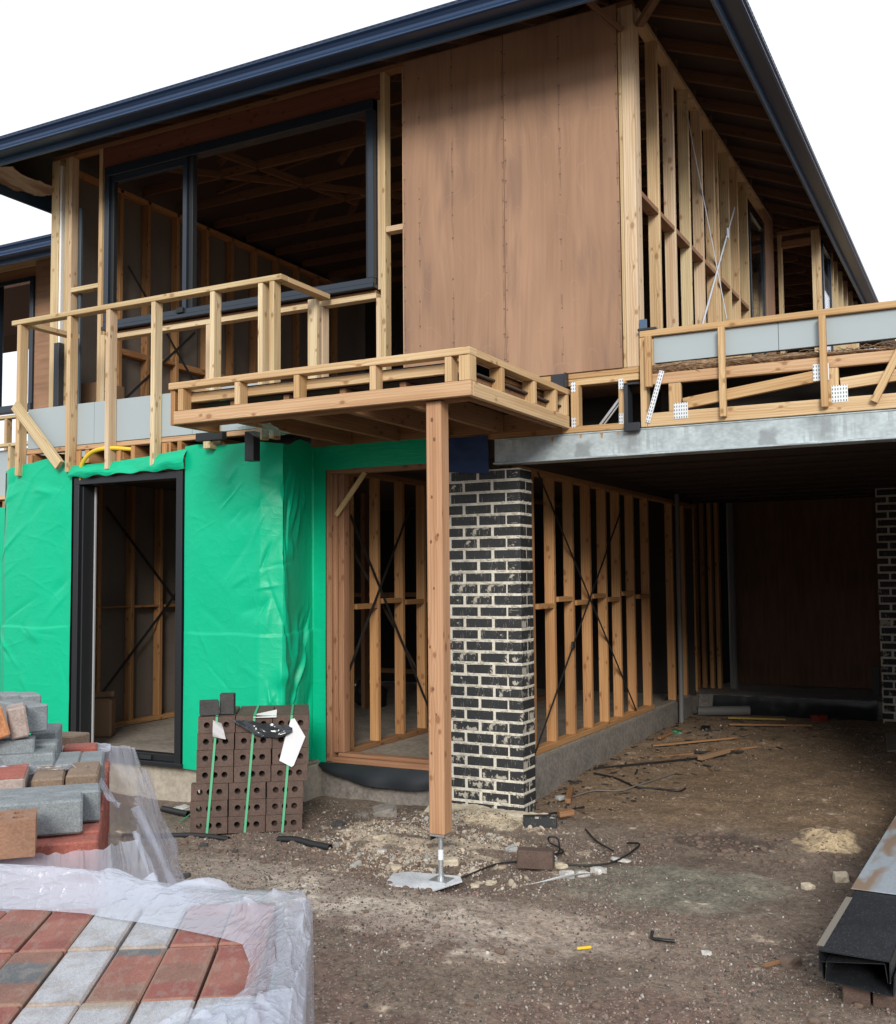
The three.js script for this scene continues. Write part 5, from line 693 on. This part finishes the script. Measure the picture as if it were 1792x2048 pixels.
  stick(std(0.3, 0.2, 0.04, 0.7), [0.35, -5.0], [0.95, -5.2], 0.025, 'yellow rod at the back of the garage', 'rod'); stick(M.rough, [0.5, -4.4], [1.3, -4.75], 0.025, 'long brown batten at the back of the garage', 'batten'); stick(M.rough, [0.18, -0.42], [0.06, -0.8], 0.045, 'short timber offcut beside the garage plinth near the pillar', 'offcut'); stick(M.rough, [0.28, 0.02], [0.36, -0.06], 0.05, 'small timber block right of the pillar foot', 'offcut'); stick(M.rubber, [0.14, -0.15], [0.3, -0.45], 0.014, 'thin black stick just right of the pillar'); stick(M.card, [0.7, -2.35], [0.85, -2.8], 0.05, 'flat brown scrap of board among the black sticks', 'scrap');
  tag(tube(scene, 'cable', M.rubber, [[0.0, -1.5], [0.2, -1.45], [0.36, -1.35], [0.44, -1.26], [0.6, -1.28], [0.8, -1.31], [0.82, -1.4]].map(([x, z]) => G(x, z, 0.012)), 0.008, 60, 6), 'thin black cable snaking on the garage soil by the plinth', 'cable'); tag(tube(scene, 'cable', std(0.16, 0.14, 0.12, 0.6), [[0.1, -0.7], [0.2, -0.95], [0.36, -1.1], [0.45, -1.3], [0.6, -1.9]].map(([x, z]) => G(x, z, 0.012)), 0.007, 60, 6), 'grey cable curving on the garage soil by the plinth', 'cable');
  tag(tube(scene, 'pipe', std(0.13, 0.13, 0.125, 0.7), [G(-0.05, -5.2, 0.06), G(0.5, -5.45, 0.06)], 0.055, 4, 16), 'grey plastic pipe lying at the back left of the garage', 'pipe'); rub('bottle', M.greenBits, 0.12, -3.7, 0.06, 'green plastic scrap in the garage litter', 'scrap', 0.7); rub('rubble', M.rubber, 0.32, -4.1, 0.07, 'black plastic lump in the garage litter', 'scrap', 0.8); rub('rubble', M.red, 1.28, -5.45, 0.09, 'dull red bundle on the black membrane in the garage', 'bundle', 0.8); rub('rubble', stoneM, 0.03, -0.65, 0.05, 'grey lump against the garage plinth near the pillar', 'rubble', 0.8); rub('rubble', whiteM, 0.35, -5.5, 0.07, 'crumpled white bag by the grey pipe in the garage', 'bag', 0.5);
  // fine litter along the garage plinth that nobody could count
  const db = [], rd = rng(77); for (let k = 0; k < 420; k++) { const z = mix(-5.2, 0.1, rd()), x = -0.1 + Math.pow(rd(), 1.8) * (0.5 + 0.25 * -z), L = 0.02 + 0.2 * rd() * rd() * rd(), a = rd() * 6.3, w = 0.003 + 0.007 * rd(), g = new THREE.BoxGeometry(L, w, w * (1 + 2 * rd())); g.rotateZ((rd() - 0.5) * 0.3); g.rotateY(a); g.translate(...G(x, z, w)); db.push(g); }
  tag(add(scene, 'wood_chips', mergeGeometries(db.slice(0, 230)), std(0.16, 0.1, 0.06, 0.9)), 'brown splinters and chips strewn along the garage plinth', 'wood chips', null, 'stuff'); tag(add(scene, 'wood_chips', mergeGeometries(db.slice(230)), std(0.025, 0.022, 0.02, 0.8)), 'dark splinters and scraps strewn along the garage plinth', 'wood chips', null, 'stuff');
  // vertical pipes at the garage back
  const vp = tube(scene, 'pipe', M.pvc, [[0.1, 0.32, -6.5], [0.1, 2.7, -6.5]], 0.05, 2, 14); tag(vp, 'thick grey upright pipe at the garage back wall', 'pipe'); tag(tube(scene, 'pipe', M.pvc, [[-0.1, 0.02, -4.68], [-0.1, 0.5, -4.7], [-0.1, 2.7, -4.7]], 0.028, 12, 12), 'thin grey upright pipe at the end of the garage plinth', 'pipe');
  tag(bx(scene, 'board_scrap', M.slab, 2.1, 2.9, 0.1, 0.115, -4.7, -3.6), 'flat pale board lying in the garage at the right edge', 'board').rotation.y = 0.1;
  tag(add(scene, 'plastic_clip', cbox(0.07, 0.012, 0.014, 0.003), M.yellow, G(1.31, 2.28, 0.012), [0, 0.45, 0.1]), 'bright yellow plastic piece on the dirt', 'plastic piece'); tag(tube(scene, 'stick', M.rubber, [G(1.55, 1.96, 0.03), G(1.56, 2.0, 0.012), G(1.61, 2.01, 0.014), G(1.67, 1.99, 0.012)], 0.008, 16, 6), 'bent black stick end on the dirt right of centre', 'stick'); stick(M.rough, [2.14, 2.22], [2.22, 2.08], 0.016, 'short dark twig beside the brown clod', 'twig'); rub('rubble', whiteM, 1.85, 2.09, 0.025, 'white chip lying between yellow piece and metal channels', 'rubble', 0.7);
  tag(tube(scene, 'strap', M.strap, [[-2.6, 0.6], [-2.42, 0.72], [-2.25, 1.05], [-2.2, 1.2]].map(([x, z]) => G(x, z, 0.02)), 0.006, 30, 4), 'loose green strap on the dirt left of the strapped brick pack', 'strap');
  // inside the rooms
  const cx = group(scene, 'carton'); tag(cx, 'brown paper sack standing inside the black door frame', 'sack'); add(cx, 'body', (() => { const g = cbox(0.3, 0.36, 0.22, 0.02, M.card); return g; })(), M.card, [-4.42, 0.48, -0.12], [0, 0.6, 0]); add(cx, 'top_fold', sheet(10, 4, (s, t) => [-4.55 + 0.27 * s, 0.655 + 0.05 * t + 0.02 * s, -0.02 - 0.18 * s + 0.01 * Math.sin(s * 8)]), new THREE.MeshStandardMaterial({ color: new THREE.Color().setRGB(0.26, 0.16, 0.09), roughness: 0.85, side: THREE.DoubleSide }));
  rub('bag', M.black, -3.3, -3.2, 0.2, 'black bag on the floor far inside the timber entry', 'bag', 1.0).position.y = 0.42;
}
{ // ---- neighbour glimpsed through the wing framing
  const n = group(scene, 'neighbour_house'); tag(n, 'neighbour house with red tiled roof glimpsed through framing at the left', 'house');
  const brick = std(0.3, 0.17, 0.12, 0.9), tile = std(0.28, 0.075, 0.05, 0.85);
  bx(n, 'wall', brick, -29, -17, 0, 4.4, -24, -13); const T = []; const A = [-29.6, 4.35, -12.4], B = [-16.4, 4.35, -12.4], C = [-16.4, 4.35, -24.6], D = [-29.6, 4.35, -24.6], r0 = [-23, 6.6, -18]; const rows = 14;
  for (const [a, b] of [[A, B], [B, C], [C, D], [D, A]]) for (let k = 0; k < rows; k++) { const f = k / rows, g = (k + 1) / rows, p = (q, t, u) => [mix(q[0], r0[0], t), mix(q[1], r0[1], t) + u, mix(q[2], r0[2], t)]; const p0 = p(a, f, 0.04), p1 = p(b, f, 0.04), p2 = p(b, g, 0), p3 = p(a, g, 0), q0 = p(a, f, -0.02), q1 = p(b, f, -0.02); T.push(...p0, ...p1, ...p2, ...p0, ...p2, ...p3, ...q0, ...q1, ...p1, ...q0, ...p1, ...p0); }
  const g = new THREE.BufferGeometry(); g.setAttribute('position', new THREE.Float32BufferAttribute(T, 3)); g.computeVertexNormals(); add(n, 'roof', g, tile);
}
{ // houses across the street behind the camera: they hide the lowest band of sky from the facade
  const wallM = std(0.28, 0.2, 0.15, 0.9), roofM = std(0.07, 0.06, 0.058, 0.8), winM = std(0.03, 0.035, 0.04, 0.2), doorM = wood(0.2, 0.12, 0.08);
  const opp = (x, z, w, h, label, m) => { const t = group(scene, 'street_house'); t.position.set(x, 0, z); tag(t, label, 'house'); bx(t, 'wall', m, -w / 2, w / 2, -0.2, h, -4, 4); const e = w / 2 + 0.6, P = []; const A = [-e, h, -4.6], B = [e, h, -4.6], C = [e, h, 4.6], D = [-e, h, 4.6], p = [-e + 4.6, h + 2, 0], q = [e - 4.6, h + 2, 0]; for (const f of [[A, p, q], [A, q, B], [B, q, C], [C, q, p], [C, p, D], [D, p, A], [A, B, C], [A, C, D]]) P.push(...f.flat()); const g = new THREE.BufferGeometry(); g.setAttribute('position', new THREE.Float32BufferAttribute(P, 3)); g.computeVertexNormals(); const rm = roofM.clone(); rm.side = THREE.DoubleSide; add(t, 'roof', g, rm); for (const wx of [-w * 0.3, w * 0.3]) bx(t, 'window', winM, wx - 0.9, wx + 0.9, 0.9, 2.2, -4.03, -3.99); bx(t, 'door', doorM, -0.5, 0.5, 0, 2.1, -4.03, -3.99); };
  opp(-15, 29, 15, 3.6, 'brown house across the street, left of three', wallM); opp(2.5, 30, 16, 3.6, 'pale house across the street, middle of three', std(0.36, 0.33, 0.29, 0.9)); opp(20, 29, 15, 3.6, 'grey house across the street, right of three', std(0.25, 0.25, 0.25, 0.9));
}
scene.traverse((o) => { if (o.isMesh) { o.castShadow = true; o.receiveShadow = true; } });
renderer.render(scene, camera);
